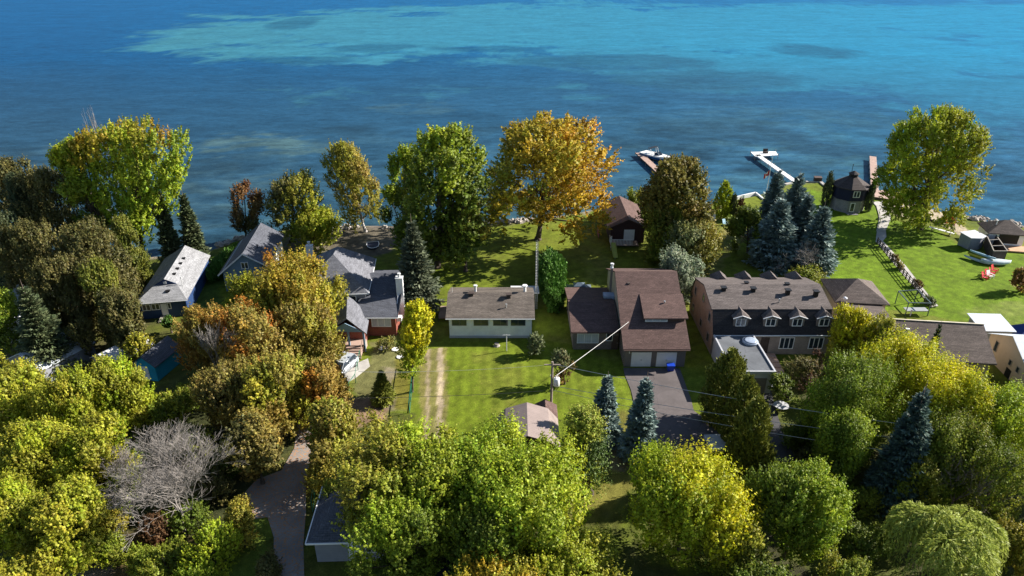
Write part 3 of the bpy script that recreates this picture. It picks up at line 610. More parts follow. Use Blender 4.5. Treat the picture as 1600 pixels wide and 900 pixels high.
b = MB(); b.tube((-.3, 1.5, 0), (-.3, 1.5, 1.5), .04); b.tube((.3, 1.5, 0), (.3, 1.5, 1.5), .04); b.tube((0, -1.8, 0), (0, -1.8, .25), .05); b.build('slide_legs', MAT['galv'], t)
x, y = g(935, 362, .8); t = thing('sailboard', 'dusky pink board leaning on the cottage side wall', 'board', (x, y, 0), 0)
b = MB(); b.tri('x', -.06, .1, [(-1.1, .05), (1.2, .05), (1.35, .7), (.9, 1.7), (-.4, 2.0), (-1.1, 1.2)]); b.build('board', MAT['pink'], t)

# --- octagonal house
h = thing('octagonal_boathouse', 'navy octagonal two-storey boathouse with stone base by the lake', 'boathouse', (68.6, 132.4, 0), 0)
def octo(r): return [(r*math.cos(R(22.5+45*i)), r*math.sin(R(22.5+45*i))) for i in range(8)]
b = MB(); b.prism(octo(3.2), -.6, 2.5); b.build('stone_base', MAT['stone'], h)
b = MB(); b.prism(octo(3.32), 2.5, 5.0); b.build('upper_wall', MAT['sd_deep'], h)
b = MB(); o1 = octo(3.75); o2 = octo(.95)
b.add([(x, y, 5.0) for x, y in o1]+[(x, y, 6.7) for x, y in o2]+[(x, y, 4.85) for x, y in o1], [(i, (i+1) % 8, (i+1) % 8+8, i+8) for i in range(8)]+[tuple(range(8, 16))]+[(i+16, (i+1) % 8+16, (i+1) % 8, i) for i in range(8)]+[tuple(range(23, 15, -1))]); b.build('roof', MAT['sh_dusk'], h)
b = MB(); b.prism(octo(.85), 6.6, 7.3); o1 = octo(1.1); b.add([(x, y, 7.3) for x, y in o1]+[(0, 0, 7.9)], [(i, (i+1) % 8, 8) for i in range(8)]+[tuple(range(7, -1, -1))]); b.build('cupola', MAT['sh_dark'], h)
yy = -3.32*math.cos(R(22.5)); win(h, 'S', yy, -.1, 3.95, 1.35, 1.3, 1, fw=.13); yy = -3.2*math.cos(R(22.5))
win(h, 'S', yy, -.35, 1.2, .95, 1.9, 0, fw=.13); b = MB(); b.box(-1.4, .7, yy-1.1, yy, -.05, .05); b.build('door_step', MAT['stone'], h)
pipe(h, .2, 1.5, 7.2, 1.4, .05, 'black', 'flue')

# --- red brick house with steep grey roofs
h = thing('red_brick_house', 'red brick house with steep grey shingle roofs and white chimneys', 'house')
cx, cy = -20.0, 84.4; rot = R(5)
hm = (lambda x, y: (cx+x*math.cos(rot)-y*math.sin(rot), cy+x*math.sin(rot)+y*math.cos(rot)))
def rp(pts, z): return [hm(x, y)+(z,) for x, y in pts]
b = MB(); b.prism([hm(*p) for p in ((-10.2, .5), (-.5, .5), (-.5, 11.2), (-10.2, 11.2))], 0, 5.3); b.build('main_wall', MAT['sd_grey'], h)
E4 = [hm(-10.7, 0)+(5.2,), hm(0, 0)+(5.2,), hm(0, 11.7)+(5.2,), hm(-10.7, 11.7)+(5.2,)]; P1 = hm(-5.1, 5.2)+(9.0,); P2 = hm(-4.9, 8.0)+(9.0,)
v = E4+[P1, P2]+[(a, b_, c-.2) for a, b_, c in E4]
b = MB(); b.add(v, [(0,1,4), (1,2,5,4), (2,3,5), (3,0,4,5), (0,6,7,1), (1,7,8,2), (2,8,9,3), (3,9,6,0), (6,9,8,7)]); b.build('main_roof', MAT['sh_pale'], h)
b = MB()
for p, q in ((E4[0], E4[1]), (E4[1], E4[2])): b.bar((p[0], p[1], p[2]-.1), (q[0], q[1], q[2]-.1), .14, .16)
b.build('gutter', MAT['trim'], h)
wf = hm(-2.6, .46); win(h, 'S', wf[1]-.1, wf[0], 4.3, 1.7, .9, 1)
walls(h, -19.9, -16.0, 81.6, 91.0, 3.3, MAT['brick_red'], name='wing_wall')
b = MB(); b.slab([(-21.4, 80.9, 3.35), (-15.5, 80.9, 3.35), (-15.5, 86.0, 5.1), (-16.4, 90.2, 5.5), (-21.8, 90.2, 5.5)], .18); b.slab([(-21.8, 90.21, 5.5), (-16.4, 90.21, 5.5), (-15.5, 94, 4.2), (-21.8, 94, 4.2)], .18); b.slab([(-15.5, 86.01, 5.08), (-15.35, 94, 4.15), (-16.39, 90.2, 5.48)], .16); b.build('wing_roof', MAT['sh_grey'], h)
b = MB(); b.tri('x', -16.05, .1, [(81.6, 3.2), (91, 3.2), (90.2, 5.3), (86, 4.9)]); b.build('wing_gable', MAT['trim'], h)
chimney(h, -15.75, 85.6, 0, 7.0, .95, .8, 'trim'); xl, yl = g(485, 398, 5.5); chimney(h, xl, yl, 0, 7.0, .9, .8, 'trim')
win(h, 'S', 81.6, -18.0, 2.2, 2.7, 1.5, 2, 'curtain', 'white'); b = MB(); b.box(-15.95, -15.3, 82.2, 83.0, 1.9, 2.5); b.build('air_conditioner', MAT['white'], h)
gutter(h, (-21.3, 80.84, 3.2), (-15.5, 80.84, 3.2), 'trim', .12)
# porch
b = MB(); b.box(-24.0, -19.9, 79.0, 84.4, 0, 3.0); b.build('entry_wall', MAT['brick_red'], h)
b = MB(); v = [(-19.1, 77.1, 3.0), (-19.6, 82.0, 3.0), (-23.0, 84.6, 5.0), (-21.8, 78.3, 4.6), (-24.6, 77.6, 3.0), (-26.2, 84.0, 3.0)]
b.slab([v[0], v[1], v[2], v[3]], .15); b.slab([v[3], v[2], v[5], v[4]], .15); b.build('porch_roof', MAT['sh_pale'], h)
b = MB(); b.tri('y', 77.5, .12, [(-24.2, 3.0), (-19.5, 3.0), (-21.9, 4.3)]); b.build('porch_gable', MAT['sd_blue'], h)
b = MB()
for x in (-24, -21.6, -19.6): b.box(x-.12, x+.12, 77.4, 77.64, 0, 3.0)
b.build('porch_posts', MAT['sd_blue'], h)
b = MB(); b.box(-23.8, -19.6, 77.4, 79.0, 0, 1.0); b.build('porch_floor', MAT['wood_red'], h)
for i in range(5): b = MB(); b.box(-22.0, -19.9, 75.6+i*.35, 75.98+i*.35, 0, .17*(i+1)); b.build('porch_step', MAT['wood_red'], h)
for q in (-22.1, -19.8): b = MB(); b.bar((q, 75.6, 1.1), (q, 77.4, 2.0), .1); b.bar((q, 75.65, 0), (q, 75.65, 1.1), .1); b.build('stair_railing', MAT['brick_orange'], h)
# --- blue gable house
h = thing('blue_gable_house', 'tall blue-sided house with plain grey gable roof left of the brick house', 'house', (-41.1, 95.4, 0), 6)
walls(h, -3.6, 3.0, 0, 12, 3.6, MAT['sd_blue'], 6.35, 'y', .0); 
b = MB(); b.slab([(-4.2, -.5, 3.1), (0, -.5, 6.5), (0, 12.4, 6.5), (-4.2, 12.4, 3.1)], .18); b.slab([(.001, -.5, 6.5), (3.5, -.5, 4.2), (3.5, 12.4, 4.2), (.001, 12.4, 6.5)], .18); b.build('roof', MAT['sh_grey'], h)
b = MB(); b.bar((-4.2, -.52, 3.0), (0, -.52, 6.4), .06, .2); b.bar((0, -.52, 6.4), (3.5, -.52, 4.1), .06, .2); b.build('rake_trim', MAT['trim'], h)
b = MB(); b.box(3.0, 3.06, .1, 11.9, .5, 3.9); b.build('side_siding', MAT['sd_white'], h)
win(h, 'S', 0, -.1, 4.3, 1.1, 1.1, 1); win(h, 'S', 0, -1.5, 1.6, 1.0, 1.2, 1); pipe(h, 1.3, 3.5, 5.6, .5, .06, 'black')
# --- blue and white cottage with hipped front
fl = g(210, 475, 2.8); fr = g(285, 478, 2.8)
h = thing('navy_cottage', 'navy cottage with pale hipped roof and enclosed white-windowed front porch', 'cottage', (fl[0], fl[1], 0), 10)
wd = math.hypot(fr[0]-fl[0], fr[1]-fl[1])
walls(h, .4, wd-.4, .5, 15.5, 2.75, MAT['sd_navy']); L = 15.8; c = wd/2
zr = 4.9; ye = 3.4; wr = 1.5; zg = 4.0
v = [(0, 0, 2.8), (wd, 0, 2.8), (c+wr, ye, zg), (c-wr, ye, zg), (c, ye-.2, zr), (c, L, zr), (wd, L, 2.8), (0, L, 2.8)]
b = MB(); b.add(v, [(0,1,2,3), (1,6,5,4,2), (0,3,4,5,7), (0,7,6,1), (6,7,5)]); b.build('roof', MAT['sh_light'], h)
b = MB(); b.tri('y', ye-.12, .1, [(c-wr, zg-.02), (c+wr, zg-.02), (c, zr-.1)]); b.build('gable_panel', MAT['sd_navy'], h)
win(h, 'S', ye-.13, c, 4.3, .4, .35, 0, 'white')
gutter(h, (0, -.05, 2.72), (wd, -.05, 2.72), 'trim', .08)
for i, xx in enumerate((1.25, 2.5)): win(h, 'S', .5, xx, 1.85, 1.15, 1.0, 1)
win(h, 'S', .5, 4.35, 1.85, .5, 1.0, 0); door(h, 'S', .5, 3.6, .35, .85, 1.95, 'trim')
b = MB(); b.box(2.9, 4.2, -.6, .5, 0, .3); b.box(2.9, 4.2, -1.1, -.6, 0, .15); b.build('front_steps', MAT['wood_grey'], h)
for i in range(4): vent(h, c+.75, ye+2.2+i*1.9, 4.35, 'black', .35, .15)
pipe(h, wd-1.2, 3.2, 3.5, 1.4, .06, 'galv'); vent(h, c+.6, 1.9, 3.4, 'black', .4, .12)
# --- small outbuildings at left
def shed(name, label, x, y, rz, w, l, ze, zr, wm, rm, axis='y', cat='shed', d=True):
    t = thing(name, label, cat, (x, y, 0), rz)
    walls(t, -w/2, w/2, -l/2, l/2, ze, MAT[wm], zr, axis); gable(t, -w/2, w/2, -l/2, l/2, ze, zr+.05, axis, MAT[rm], .25, .08)
    if d: door(t, 'S', -l/2, 0, .05, .95, 1.95, 'white')
    return t
shed('shed', 'small shed with bright white roof in front of the navy cottage', -49.8, 74.2, -28, 4.0, 5.6, 2.2, 3.2, 'sd_tan', 'metal_white')
shed('shed', 'bright teal shed with grey shingle roof among the left trees', -45.0, 73.2, -12, 3.0, 4.8, 2.3, 3.4, 'sd_teal', 'sh_grey')
t = shed('garage', 'white-roofed garage under the dark spruce at the left edge', -58.6, 73.8, -24, 6.0, 7.0, 2.5, 4.0, 'sd_grey', 'metal_roof', cat='garage')
shed('cabin', 'pale-walled cabin half buried in the far left trees', -70, 84, 10, 7, 9, 3.0, 4.8, 'white', 'metal_white', cat='cabin')
# --- grey hip-roofed garage at the bottom
h = thing('hip_roof_garage', 'grey garage with ridged hip roof beside the leaf-strewn lane', 'garage', (-14.6, 45.9, 0), 2)
walls(h, -2.7, 3.6, -3.0, 3.0, 2.7, MAT['sd_grey']); hip(h, -3.25, 4.1, -3.5, 3.5, 2.8, 4.4, (.0, 0), (.9, 0), MAT['sh_grey'])
b = MB(); 
for p, q in (((-3.25, -3.52), (4.1, -3.52)), ((-3.27, -3.5), (-3.27, 3.5))): b.bar(p+(2.75,), q+(2.75,), .1, .14)
b.build('gutter', MAT['white'], h)
win(h, 'S', -3.0, 2.2, 1.5, 1.1, 1.0, 1); door(h, 'S', -3.0, .6, .05, .9, 2.0, 'trim')
# --- gambrel barn shed
h = thing('barn_shed', 'gambrel-roofed barn shed with ribbed dark roof behind the bright maple', 'shed', (1.6, 57.2, 0), 0)
gp = [(-3.4, 2.3), (-2.3, 3.7), (0, 4.5), (2.3, 3.7), (3.4, 2.3)]
b = MB(); b.tri('y', -2.6, 5.2, [(-3.2, 0), (3.2, 0), (3.2, 2.3), (2.2, 3.6), (0, 4.38), (-2.2, 3.6), (-3.2, 2.3)]); b.build('wall', MAT['sd_brown'], h)
b = MB()
for (xa, za), (xb, zb) in zip(gp[:-1], gp[1:]): b.slab([(xa, -2.8, za+.1), (xb, -2.8, zb+.1), (xb, 2.8, zb+.1), (xa, 2.8, za+.1)], .1)
b.build('roof', MAT['metal_brown'], h)
door(h, 'S', -2.6, 0, .05, 2.0, 2.1, 'white', 'double_door')
x, y = g(852, 650, 1.6); shed('garden_shed', 'small red-brown shed behind the transformer pole', x, y, 0, 2.2, 2.6, 2.1, 2.7, 'sd_brown', 'sh_maroon')
# --- gazebo
x, y = g(905, 452, 2.6); t = thing('gazebo', 'open gazebo with dark ribbed metal hip roof behind the brown house', 'gazebo', (x, y+.2, 0))
hip(t, -1.9, 1.9, -1.6, 1.6, 2.5, 3.3, (-.6, 0), (.6, 0), MAT['metal_dark'], .08); hip(t, -.9, .9, -.7, .7, 3.3, 3.65, (-.3, 0), (.3, 0), MAT['metal_dark'], .05, 'roof_cap')
for a in (-1.7, 1.7):
    for c_ in (-1.4, 1.4): b = MB(); b.box(a-.06, a+.06, c_-.06, c_+.06, 0, 2.5); b.build('post', MAT['steel'], t)
# --- shore structures at right
x, y = g(1565, 384); h = thing('garden_cottage', 'small white garden house with dark hip roof and open front, right shore', 'cottage', (x+.5, y+1.6, 0), -12)
walls(h, -2.9, 2.9, -1.9, 2.4, 2.5, MAT['white']); hip(h, -3.3, 3.3, -2.5, 2.8, 2.55, 4.3, (-.2, .1), (.6, .1), MAT['sh_tan'])
b = MB(); b.box(-1.2, 2.0, -1.96, -1.903, .6, 2.2); b.build('dark_opening_panel', MAT['black'], h); pipe(h, -1.6, -.5, 3.2, 1.0, .08, 'white', 'flue')  # black panel on the wall paints the shaded opening
b = MB(); b.box(-.5, 4.6, -4.6, -2.0, .1, .3); b.build('deck', MAT['wood_new'], h)
x, y = g(1520, 388); t = thing('shed', 'pale grey shed with white roof beside the kayak pen', 'shed', (x, y+.9, 0), 18)
b = MB(); b.prism([(-1.6, -1.0), (0, -1.6), (1.5, -1.1), (1.6, 1.2), (-1.5, 1.3)], 0, 2.2); b.build('wall', MAT['sd_grey'], t)
b = MB(); b.slab([(-1.75, -1.1, 2.25), (0, -1.75, 2.25), (1.7, -1.2, 2.25), (1.75, 1.35, 2.45), (-1.65, 1.45, 2.45)], .1); b.build('roof', MAT['metal_white'], t)
p0 = g(1534, 384); p1 = g(1544, 408); p2 = g(1572, 407); p3 = g(1552, 381)
t = thing('storage_pen', 'open-topped dark timber pen with kayaks leaned on its side', 'pen')
cs = [g(1536, 383), g(1547, 409), g(1568, 409), g(1549, 381)]
b = MB()
for i in range(4):
    a, c_ = Vector(cs[i]), Vector(cs[(i+1) % 4]); d = (c_-a).normalized(); b.obox(((a+c_)/2), d, (-d.y, d.x), (c_-a).length/2, .05, 0, 1.9)
b.build('wall', MAT['wood_dark'], t)
b = MB()
for i in range(4):
    a, c_ = Vector(cs[i]), Vector(cs[(i+1) % 4]); b.bar((a.x, a.y, 2.0), (c_.x, c_.y, 2.0), .14)
for f in (.35, .7):
    a = Vector(cs[0]).lerp(Vector(cs[1]), f); c_ = Vector(cs[3]).lerp(Vector(cs[2]), f); b.bar((a.x, a.y, 2.0), (c_.x, c_.y, 2.0), .14)
b.build('top_frame', MAT['wood_grey'], t)
def hullm(L, Wd, H, n=11):
    b = MB(); vs = []; fs = []
    for i in range(n):
        s = i/(n-1); w = Wd/2*max(.03, math.sin(math.pi*s)**.6); y = (s-.5)*L; lift = H*.5*(abs(s-.5)*2)**3
        for a in range(8): th = 2*math.pi*a/8; vs.append((math.cos(th)*w, y, H/2+lift*.4+math.sin(th)*H/2*(.6+.4*math.sin(math.pi*s))))
    for i in range(n-1):
        for a in range(8): fs.append((i*8+a, i*8+(a+1) % 8, (i+1)*8+(a+1) % 8, (i+1)*8+a))
    fs += [tuple(range(7, -1, -1)), tuple((n-1)*8+i for i in range(8))]
    return b.add(vs, fs)
for (px, py, z, rz, mt, lab) in ((1526, 400, .9, 32, 'cyan', 'pale blue kayak leaning against the dark pen, uppermost'), (1522, 404, .5, 32, 'yellow', 'olive yellow kayak leaning against the dark pen'), (1517, 408, .05, 32, 'canvas', 'long pale grey canoe on the grass beside the dark pen')):
    x, y = g(px+8, py, z); o = hullm(4.2, .75, .45).build('kayak', MAT[mt], None, True); o.location = (x, y, z); o.rotation_euler = (0, .5 if z > .1 else 0, R(rz)); tag(o, lab, 'kayak', 'kayaks stored at the pen')
x, y = g(1554, 413); o = hullm(4.8, 1.9, .95).build('covered_boat', MAT['canvas'], None, True); o.location = (x, y, 0); o.rotation_euler = (0, 0, R(82)); tag(o, 'small boat under grey-white cover on the lawn before the pen', 'boat')
# docks
def dock(name, label, pts, w, mat, z=.25, legs=True, edge=None):
    t = thing(name, label, 'dock')
    a, c_ = Vector(pts[0]), Vector(pts[1]); d = (c_-a).normalized(); nrm = Vector((-d.y, d.x)); L = (c_-a).length
    b = MB(); n = int(L/.3)
    for i in range(n):
        m_ = a+d*(i+.5)*L/n; b.obox(m_, d, nrm, L/n/2-.012, w/2, z-.05, z)
    b.build('deck', MAT[mat], t)
    b = MB()
    for s in (-1, 1): q = a+nrm*s*w/2; r = c_+nrm*s*w/2; b.bar((q.x, q.y, z-.16), (r.x, r.y, z-.16), .08, .2)
    b.build('frame', MAT[edge or mat], t)
    b = MB(); k = max(2, int(L/4))
    for i in range(k+1):
        for s in (-1, 1): q = a+d*L*i/k+nrm*s*(w/2+.06); b.tube((q.x, q.y, -2.2), (q.x, q.y, z+.25), .06)
    b.build('posts', MAT['wood_grey'], t); return t
dock('dock', 'dark brown wooden dock with white and blue motorboat alongside', [g(998, 238, .3), g(1075, 308, .3)], 1.7, 'wood_red', .2, edge='wood_dark')
tt = dock('dock', 'white L-shaped dock with wide end platform on pilings', [g(1183, 241, .5), g(1243, 283, .5)], 1.3, 'white', .45)
b = MB(); a = [g(1173, 237, .5), g(1180, 244, .5), g(1216, 242, .5), g(1212, 236, .5)]; b.prism(a, .3, .45); b.build('end_platform', MAT['white'], tt)
for q in a: b = MB(); b.tube((q[0], q[1], -2.2), (q[0], q[1], .9), .07); b.build('platform_post', MAT['wood_grey'], tt)
x, y = g(1196, 239, .5); t = thing('dock_bench', 'dark box seat on the white dock end platform', 'bench', (x, y, .45)); b = MB(); b.box(-.6, .6, -.3, .3, 0, .45); b.build('seat', MAT['wood_dark'], t); b = MB(); b.box(-.6, .6, .25, .35, .45, 1.1); b.build('backrest', MAT['wood_dark'], t)
tt = dock('dock', 'long reddish plank dock right of the octagonal boathouse', [g(1364, 244, .4), g(1367, 298, .4)], 1.5, 'wood_red', .35, edge='white')
t = thing('deck', 'broad pinkish timber deck on the shore behind the big green tree', 'deck')
p = [g(1357, 297, .5), g(1380, 297, .5), g(1424, 303, .5), g(1430, 315, .5), g(1390, 311, .5), g(1357, 306, .5)]
b = MB(); b.prism(p, .38, .5); b.build('deck_boards', MAT['wood_red'], t); b = MB(); b.prism([(Vector(q)*.5+Vector(q)*.5) for q in p], -.9, .37); b.build('skirt', MAT['wood_dark'], t)
x, y = g(1277, 284, 0); t = thing('shore_locker', 'dark brown storage box on the sea wall near the white dock', 'box', (x, y, 0), -5); b = MB(); b.box(-.8, .8, -.4, .5, 0, 1.0); b.build('box', MAT['wood_dark'], t); b = MB(); b.slab([(-.85, -.45, 1.05), (.85, -.45, 1.05), (.85, .55, 1.2), (-.85, .55, 1.2)], .06); b.build('lid', MAT['sd_brown'], t)
def wallrun(name, label, pix, z0, z1, th, mat, cat='sea wall'):
    b = MB(); P = [Vector(g(a, c_, z1)) for a, c_ in pix]
    for a, c_ in zip(P[:-1], P[1:]): d = (c_-a).normalized(); b.obox((a+c_)/2, d, (-d.y, d.x), (c_-a).length/2+th*.3, th/2, z0, z1)
    return tag(b.build(name, MAT[mat]), label, cat)
wallrun('sea_wall', 'white concrete sea wall round the small lawn by the flagpole', [(1150,307),(1181,300),(1193,310)], -1, .3, .35, 'white')
wallrun('sea_wall', 'pale concrete sea wall between white dock and octagonal boathouse', [(1228,287),(1245,283),(1282,283),(1290,290)], -1, .25, .7, 'concrete')
wallrun('path_kerb', 'pale curved kerb on the left of the gravel garden path', [(1362,313),(1370,322),(1374,336),(1374,345),(1370,360)], -.1, .12, .15, 'concrete', 'kerb')
wallrun('path_kerb', 'pale curved kerb on the right of the gravel garden path', [(1378,314),(1385,325),(1391,338)], -.1, .12, .15, 'concrete', 'kerb')
# ------------------------------------------------------------------ boats, cars
def loft(secs, mat, name, par, smooth=True, closed=True):
    n = len(secs[0]); b = MB(); vs = [v for s in secs for v in s]; fs = []
    for i in range(len(secs)-1):
        for a in range(n if closed else n-1): fs.append((i*n+a, i*n+(a+1) % n, (i+1)*n+(a+1) % n, (i+1)*n+a))
    fs += [tuple(range(n-1, -1, -1)), tuple((len(secs)-1)*n+i for i in range(n))]
    return b.add(vs, fs).build(name, mat, par, smooth)
x, y = g(1026, 246, 0); t = thing('motorboat', 'white and blue motorboat with canopy frame moored at the brown dock', 'boat', (x, y, -.6), -152)
# hull along +x = bow ... sections
def hs(x_, w, zk, zd): return [(x_, -w, zd), (x_, -w*.85, zd*.45), (x_, 0, zk), (x_, w*.85, zd*.45), (x_, w, zd)]
L = 3.6
secs = [hs(-L, 1.1, -.15, .95), hs(-1.5, 1.25, -.2, .98), hs(.6, 1.22, -.18, 1.05), hs(2.2, .85, -.05, 1.15), hs(3.2, .38, .2, 1.25), hs(3.7, .05, .7, 1.3)]
t.rotation_euler = (0, 0, R(-50)); t.scale = (1.25, 1.25, 1.25)
loft(secs, MAT['white'], 'hull', t)
loft([[(x_, s_*(w_+.02), z_) for s_, z_ in ((-1, .42), (-1, .82), (1, .82), (1, .42))] for x_, w_ in ((-3.55, 1.1), (-1.5, 1.25), (.6, 1.22), (2.2, .86), (3.1, .42))], MAT['hull_blue'], 'hull_band', t, False)
b = MB(); b.slab([(.2, -1.24, 1.08), (2.2, -.88, 1.2), (3.2, -.4, 1.3), (3.72, 0, 1.33), (3.2, .4, 1.3), (2.2, .88, 1.2), (.2, 1.24, 1.08)], .08); b.slab([(-L, -1.15, 1.0), (.2, -1.27, 1.08), (.2, -.95, 1.1), (-L, -.85, 1.02)], .1); b.slab([(-L, .85, 1.02), (.2, .95, 1.1), (.2, 1.27, 1.08), (-L, 1.15, 1.0)], .1); b.slab([(-L, -.84, 1.01), (-2.7, -.86, 1.01), (-2.7, .86, 1.01), (-L, .84, 1.01)], .1); b.build('foredeck', MAT['white'], t)
b = MB(); b.box(-2.6, .1, -.83, .83, .3, .42); b.build('cockpit_floor', MAT['cream'], t); b = MB(); b.box(-2.5, -1.9, -.8, .8, .42, .85); b.box(-.9, -.4, -.75, -.2, .42, 1.0); b.box(-.9, -.4, .2, .75, .42, 1.0); b.build('seats', MAT['white'], t)
b = MB(); b.slab([(.25, -1.05, 1.1), (1.0, -.6, 1.15), (1.0, .6, 1.15), (.25, 1.05, 1.1), (-.05, .9, 1.65), (.4, .5, 1.7), (.4, -.5, 1.7), (-.05, -.9, 1.65)], .02); b.build('windscreen', MAT['glass'], t)
b = MB()
for s in (-1.1, 1.1): b.tube((-1.0, s, 1.05), (-1.4, s, 2.3), .04); b.tube((-.4, s, 1.05), (-.9, s, 2.3), .04)
b.build('canopy_frame', MAT['steel'], t); b = MB(); b.slab([(-1.5, -1.15, 2.36), (-.8, -1.15, 2.36), (-.8, 1.15, 2.36), (-1.5, 1.15, 2.36)], .06); b.build('canopy', MAT['black'], t)

def car(label, x, y, rz, mat, L=4.6, Wd=1.85, H=1.65, group=None, pickup=False):
    t = thing('parked_car', label, 'car', (x, y, .03), rz, group)
    w = Wd/2; hl = L/2
    def sec(x_, wb, zb, zt, wt): return [(x_, -wb, zb), (x_, -wb*1.0, zb+(zt-zb)*.6), (x_, -wt, zt), (x_, wt, zt), (x_, wb, zb+(zt-zb)*.6), (x_, wb, zb)]
    secs = [sec(-hl, w*.86, .45, .95, w*.8), sec(-hl+.15, w*.97, .3, 1.02, w*.9), sec(-hl+1, w, .28, 1.05, w*.93), sec(.9, w, .28, 1.02, w*.92), sec(hl-.8, w*.98, .28, .95, w*.88), sec(hl-.15, w*.92, .3, .8, w*.8), sec(hl, w*.82, .4, .68, w*.75)]
    loft(secs, mat, 'body', t)
    r0 = -hl+.25 if not pickup else -.6
    cab = [sec(r0, w*.88, 1.0, 1.06, w*.84), sec(r0+.45, w*.88, 1.0, H-.04, w*.72), sec(r0+1.4, w*.88, 1.0, H, w*.74), sec(.55, w*.88, 1.0, H-.08, w*.70), sec(1.35, w*.88, .98, 1.05, w*.84)]
    loft(cab, MAT['glass'], 'windows', t)
    b = MB(); b.slab([(r0+.42, -w*.74, H), (r0+1.4, -w*.77, H+.04), (.6, -w*.73, H-.04), (.6, w*.73, H-.04), (r0+1.4, w*.77, H+.04), (r0+.42, w*.74, H)], .05)
    for s in (-1, 1):
        b.bar((r0+.42, s*w*.74, H-.02), (r0, s*w*.87, 1.04), .07); b.bar((.58, s*w*.72, H-.06), (1.36, s*w*.87, 1.02), .07); b.bar((-.35, s*w*.76, H-.02), (-.35, s*w*.9, 1.02), .08)
    b.build('roof', mat, t)
    for sx_ in (-hl+.85, hl-.9):
        for s in (-1, 1):
            b = MB(); b.tube((sx_, s*(w-.2), .34), (sx_, s*(w+.02), .34), .34, n=18); o = b.build('wheel', MAT['tyre'], t)
            b = MB(); b.tube((sx_, s*(w+.02), .34), (sx_, s*(w+.03), .34), .2, n=12); b.build('rim', MAT['steel'], o)
    for s in (-1, 1):
        b = MB(); b.box(hl-.16, hl-.02, s*w*.62-.16, s*w*.62+.16, .6, .74); b.build('headlight', MAT['lampw'], t)
        b = MB(); b.box(.95, 1.12, s*(w+.09)-.09, s*(w+.09)+.09, 1.0, 1.14); b.build('mirror', mat, t)
    b = MB(); b.box(hl-.05, hl+.03, -w*.45, w*.45, .45, .62); b.build('grille', MAT['black'], t)
    return t
x, y = g(533, 588); car('silver car parked on the concrete pad before the brick house', x, y+1.2, -112, MAT['silver'], 4.8, 1.95, 1.75)
x, y = g(1592, 705); car('pale car half hidden by branches at the right edge', x+1.2, y, 175, MAT['carwhite'])
x, y = g(705, 905); car('dark glossy car under the bottom centre trees', x, y, 70, MAT['cardark'])
x, y = g(308, 705); car('dark car in shade behind the bare grey tree', x, y, 160, MAT['hull_blue'])
# ------------------------------------------------------------------ poles, wires, fences, yard things
def gp(px, py, z): a = g(px, py, z); return Vector((a[0], a[1], z))
t = thing('utility_pole', 'weathered utility pole carrying a white transformer on the front lawn', 'pole', (4.45, 63.2, 0))
b = MB(); b.tube((0, 0, -.2), (0, 0, 7.7), .17, .12, 10); b.build('pole', MAT['pole'], t)
b = MB(); b.lathe([(.3, 0), (.36, .06), (.36, .95), (.3, 1.02)], 16, (.52, -.1, 4.6)); o = b.build('transformer', MAT['white'], t, True)
b = MB(); b.tube((.42, -.1, 5.62), (.42, -.1, 5.95), .05); b.tube((.62, -.1, 5.62), (.62, -.1, 5.95), .05); b.build('bushing', MAT['cream'], o)
b = MB(); b.bar((-.9, 0, 7.3), (.9, 0, 7.3), .12); b.bar((0, -.1, 4.8), (.4, -.1, 4.8), .08); b.build('crossarm', MAT['pole'], t)
b = MB(); b.tube((-.1, .3, 5.6), (-.1, .1, 5.85), .1); b.build('insulator', MAT['white'], t)
def wire(label, p, q, sag=.5, r=.022, mat='wire', grp=None):
    b = MB(); p = Vector(p); q = Vector(q); pr = p; N = 14
    for i in range(1, N+1):
        s = i/N; c_ = p.lerp(q, s); c_.z -= sag*4*s*(1-s); b.tube(pr, c_, r, n=4, cap=False); pr = c_
    return tag(b.build('power_line', MAT[mat]), label, 'wire', grp)
P0 = Vector((4.45, 63.2, 0))
wire('thick pale service cable from transformer up to the brown house roof', P0+Vector((.5, 0, 5.9)), gp(990, 497, 4.8), .1, .035)
wire('upper power line running right across the driveway', P0+Vector((.5, 0, 7.3)), gp(1480, 672, 7.5), .5, .03)
wire('middle power line running right across the driveway shade', P0+Vector((.2, 0, 4.5)), gp(1480, 693, 6.5), .5, .03)
wire('lowest power line running right across the driveway shade', P0+Vector((.2, 0, 3.9)), gp(1400, 706, 6.0), .5, .026)
wire('dark power line crossing the lawn left of the transformer pole', P0+Vector((0, 0, 3.9)), gp(500, 622, 5.5), .3, .025, 'wire_dark')
wire('thin power line over the lawn towards the brick house garden', P0+Vector((-.3, 0, 7.3)), gp(560, 581, 6.8), .3, .014)
wire('thin line from the silver car garden to the pole top', gp(560, 580, 5.5), gp(640, 582, 5.5), .1, .014)
t = thing('flagpole', 'white flagpole flying a red and white maple leaf flag', 'flagpole', (g(1197, 303)[0], g(1197, 303)[1], 0)); zt = height_at(g(1197, 303)[1], 243)
b = MB(); b.tube((0, 0, 0), (0, 0, zt), .08, .05, 8); b.lathe([(.02, 0), (.11, .08), (.02, .16)], 8, (0, 0, zt)); b.build('pole', MAT['white'], t)
fl_ = []
zc = height_at(g(1197, 303)[1], 270)
def flagstrip(u0, u1, mat, name='flag_band'):
    b = MB(); n = 6; vs = []; fs = []
    for i in range(n+1):
        u = u0+(u1-u0)*i/n; dx_ = -.12-1.0*u; dz = -.9*u; yy_ = .1*math.sin(u*7)
        vs += [(dx_, yy_, zc+.55+dz), (dx_, yy_, zc-.55+dz)]
    for i in range(n): fs.append((2*i, 2*i+2, 2*i+3, 2*i+1))
    b.add(vs, fs); return b.build(name, MAT[mat], t)
flagstrip(0, .25, 'red'); o = flagstrip(.25, .75, 'white'); flagstrip(.75, 1, 'red')
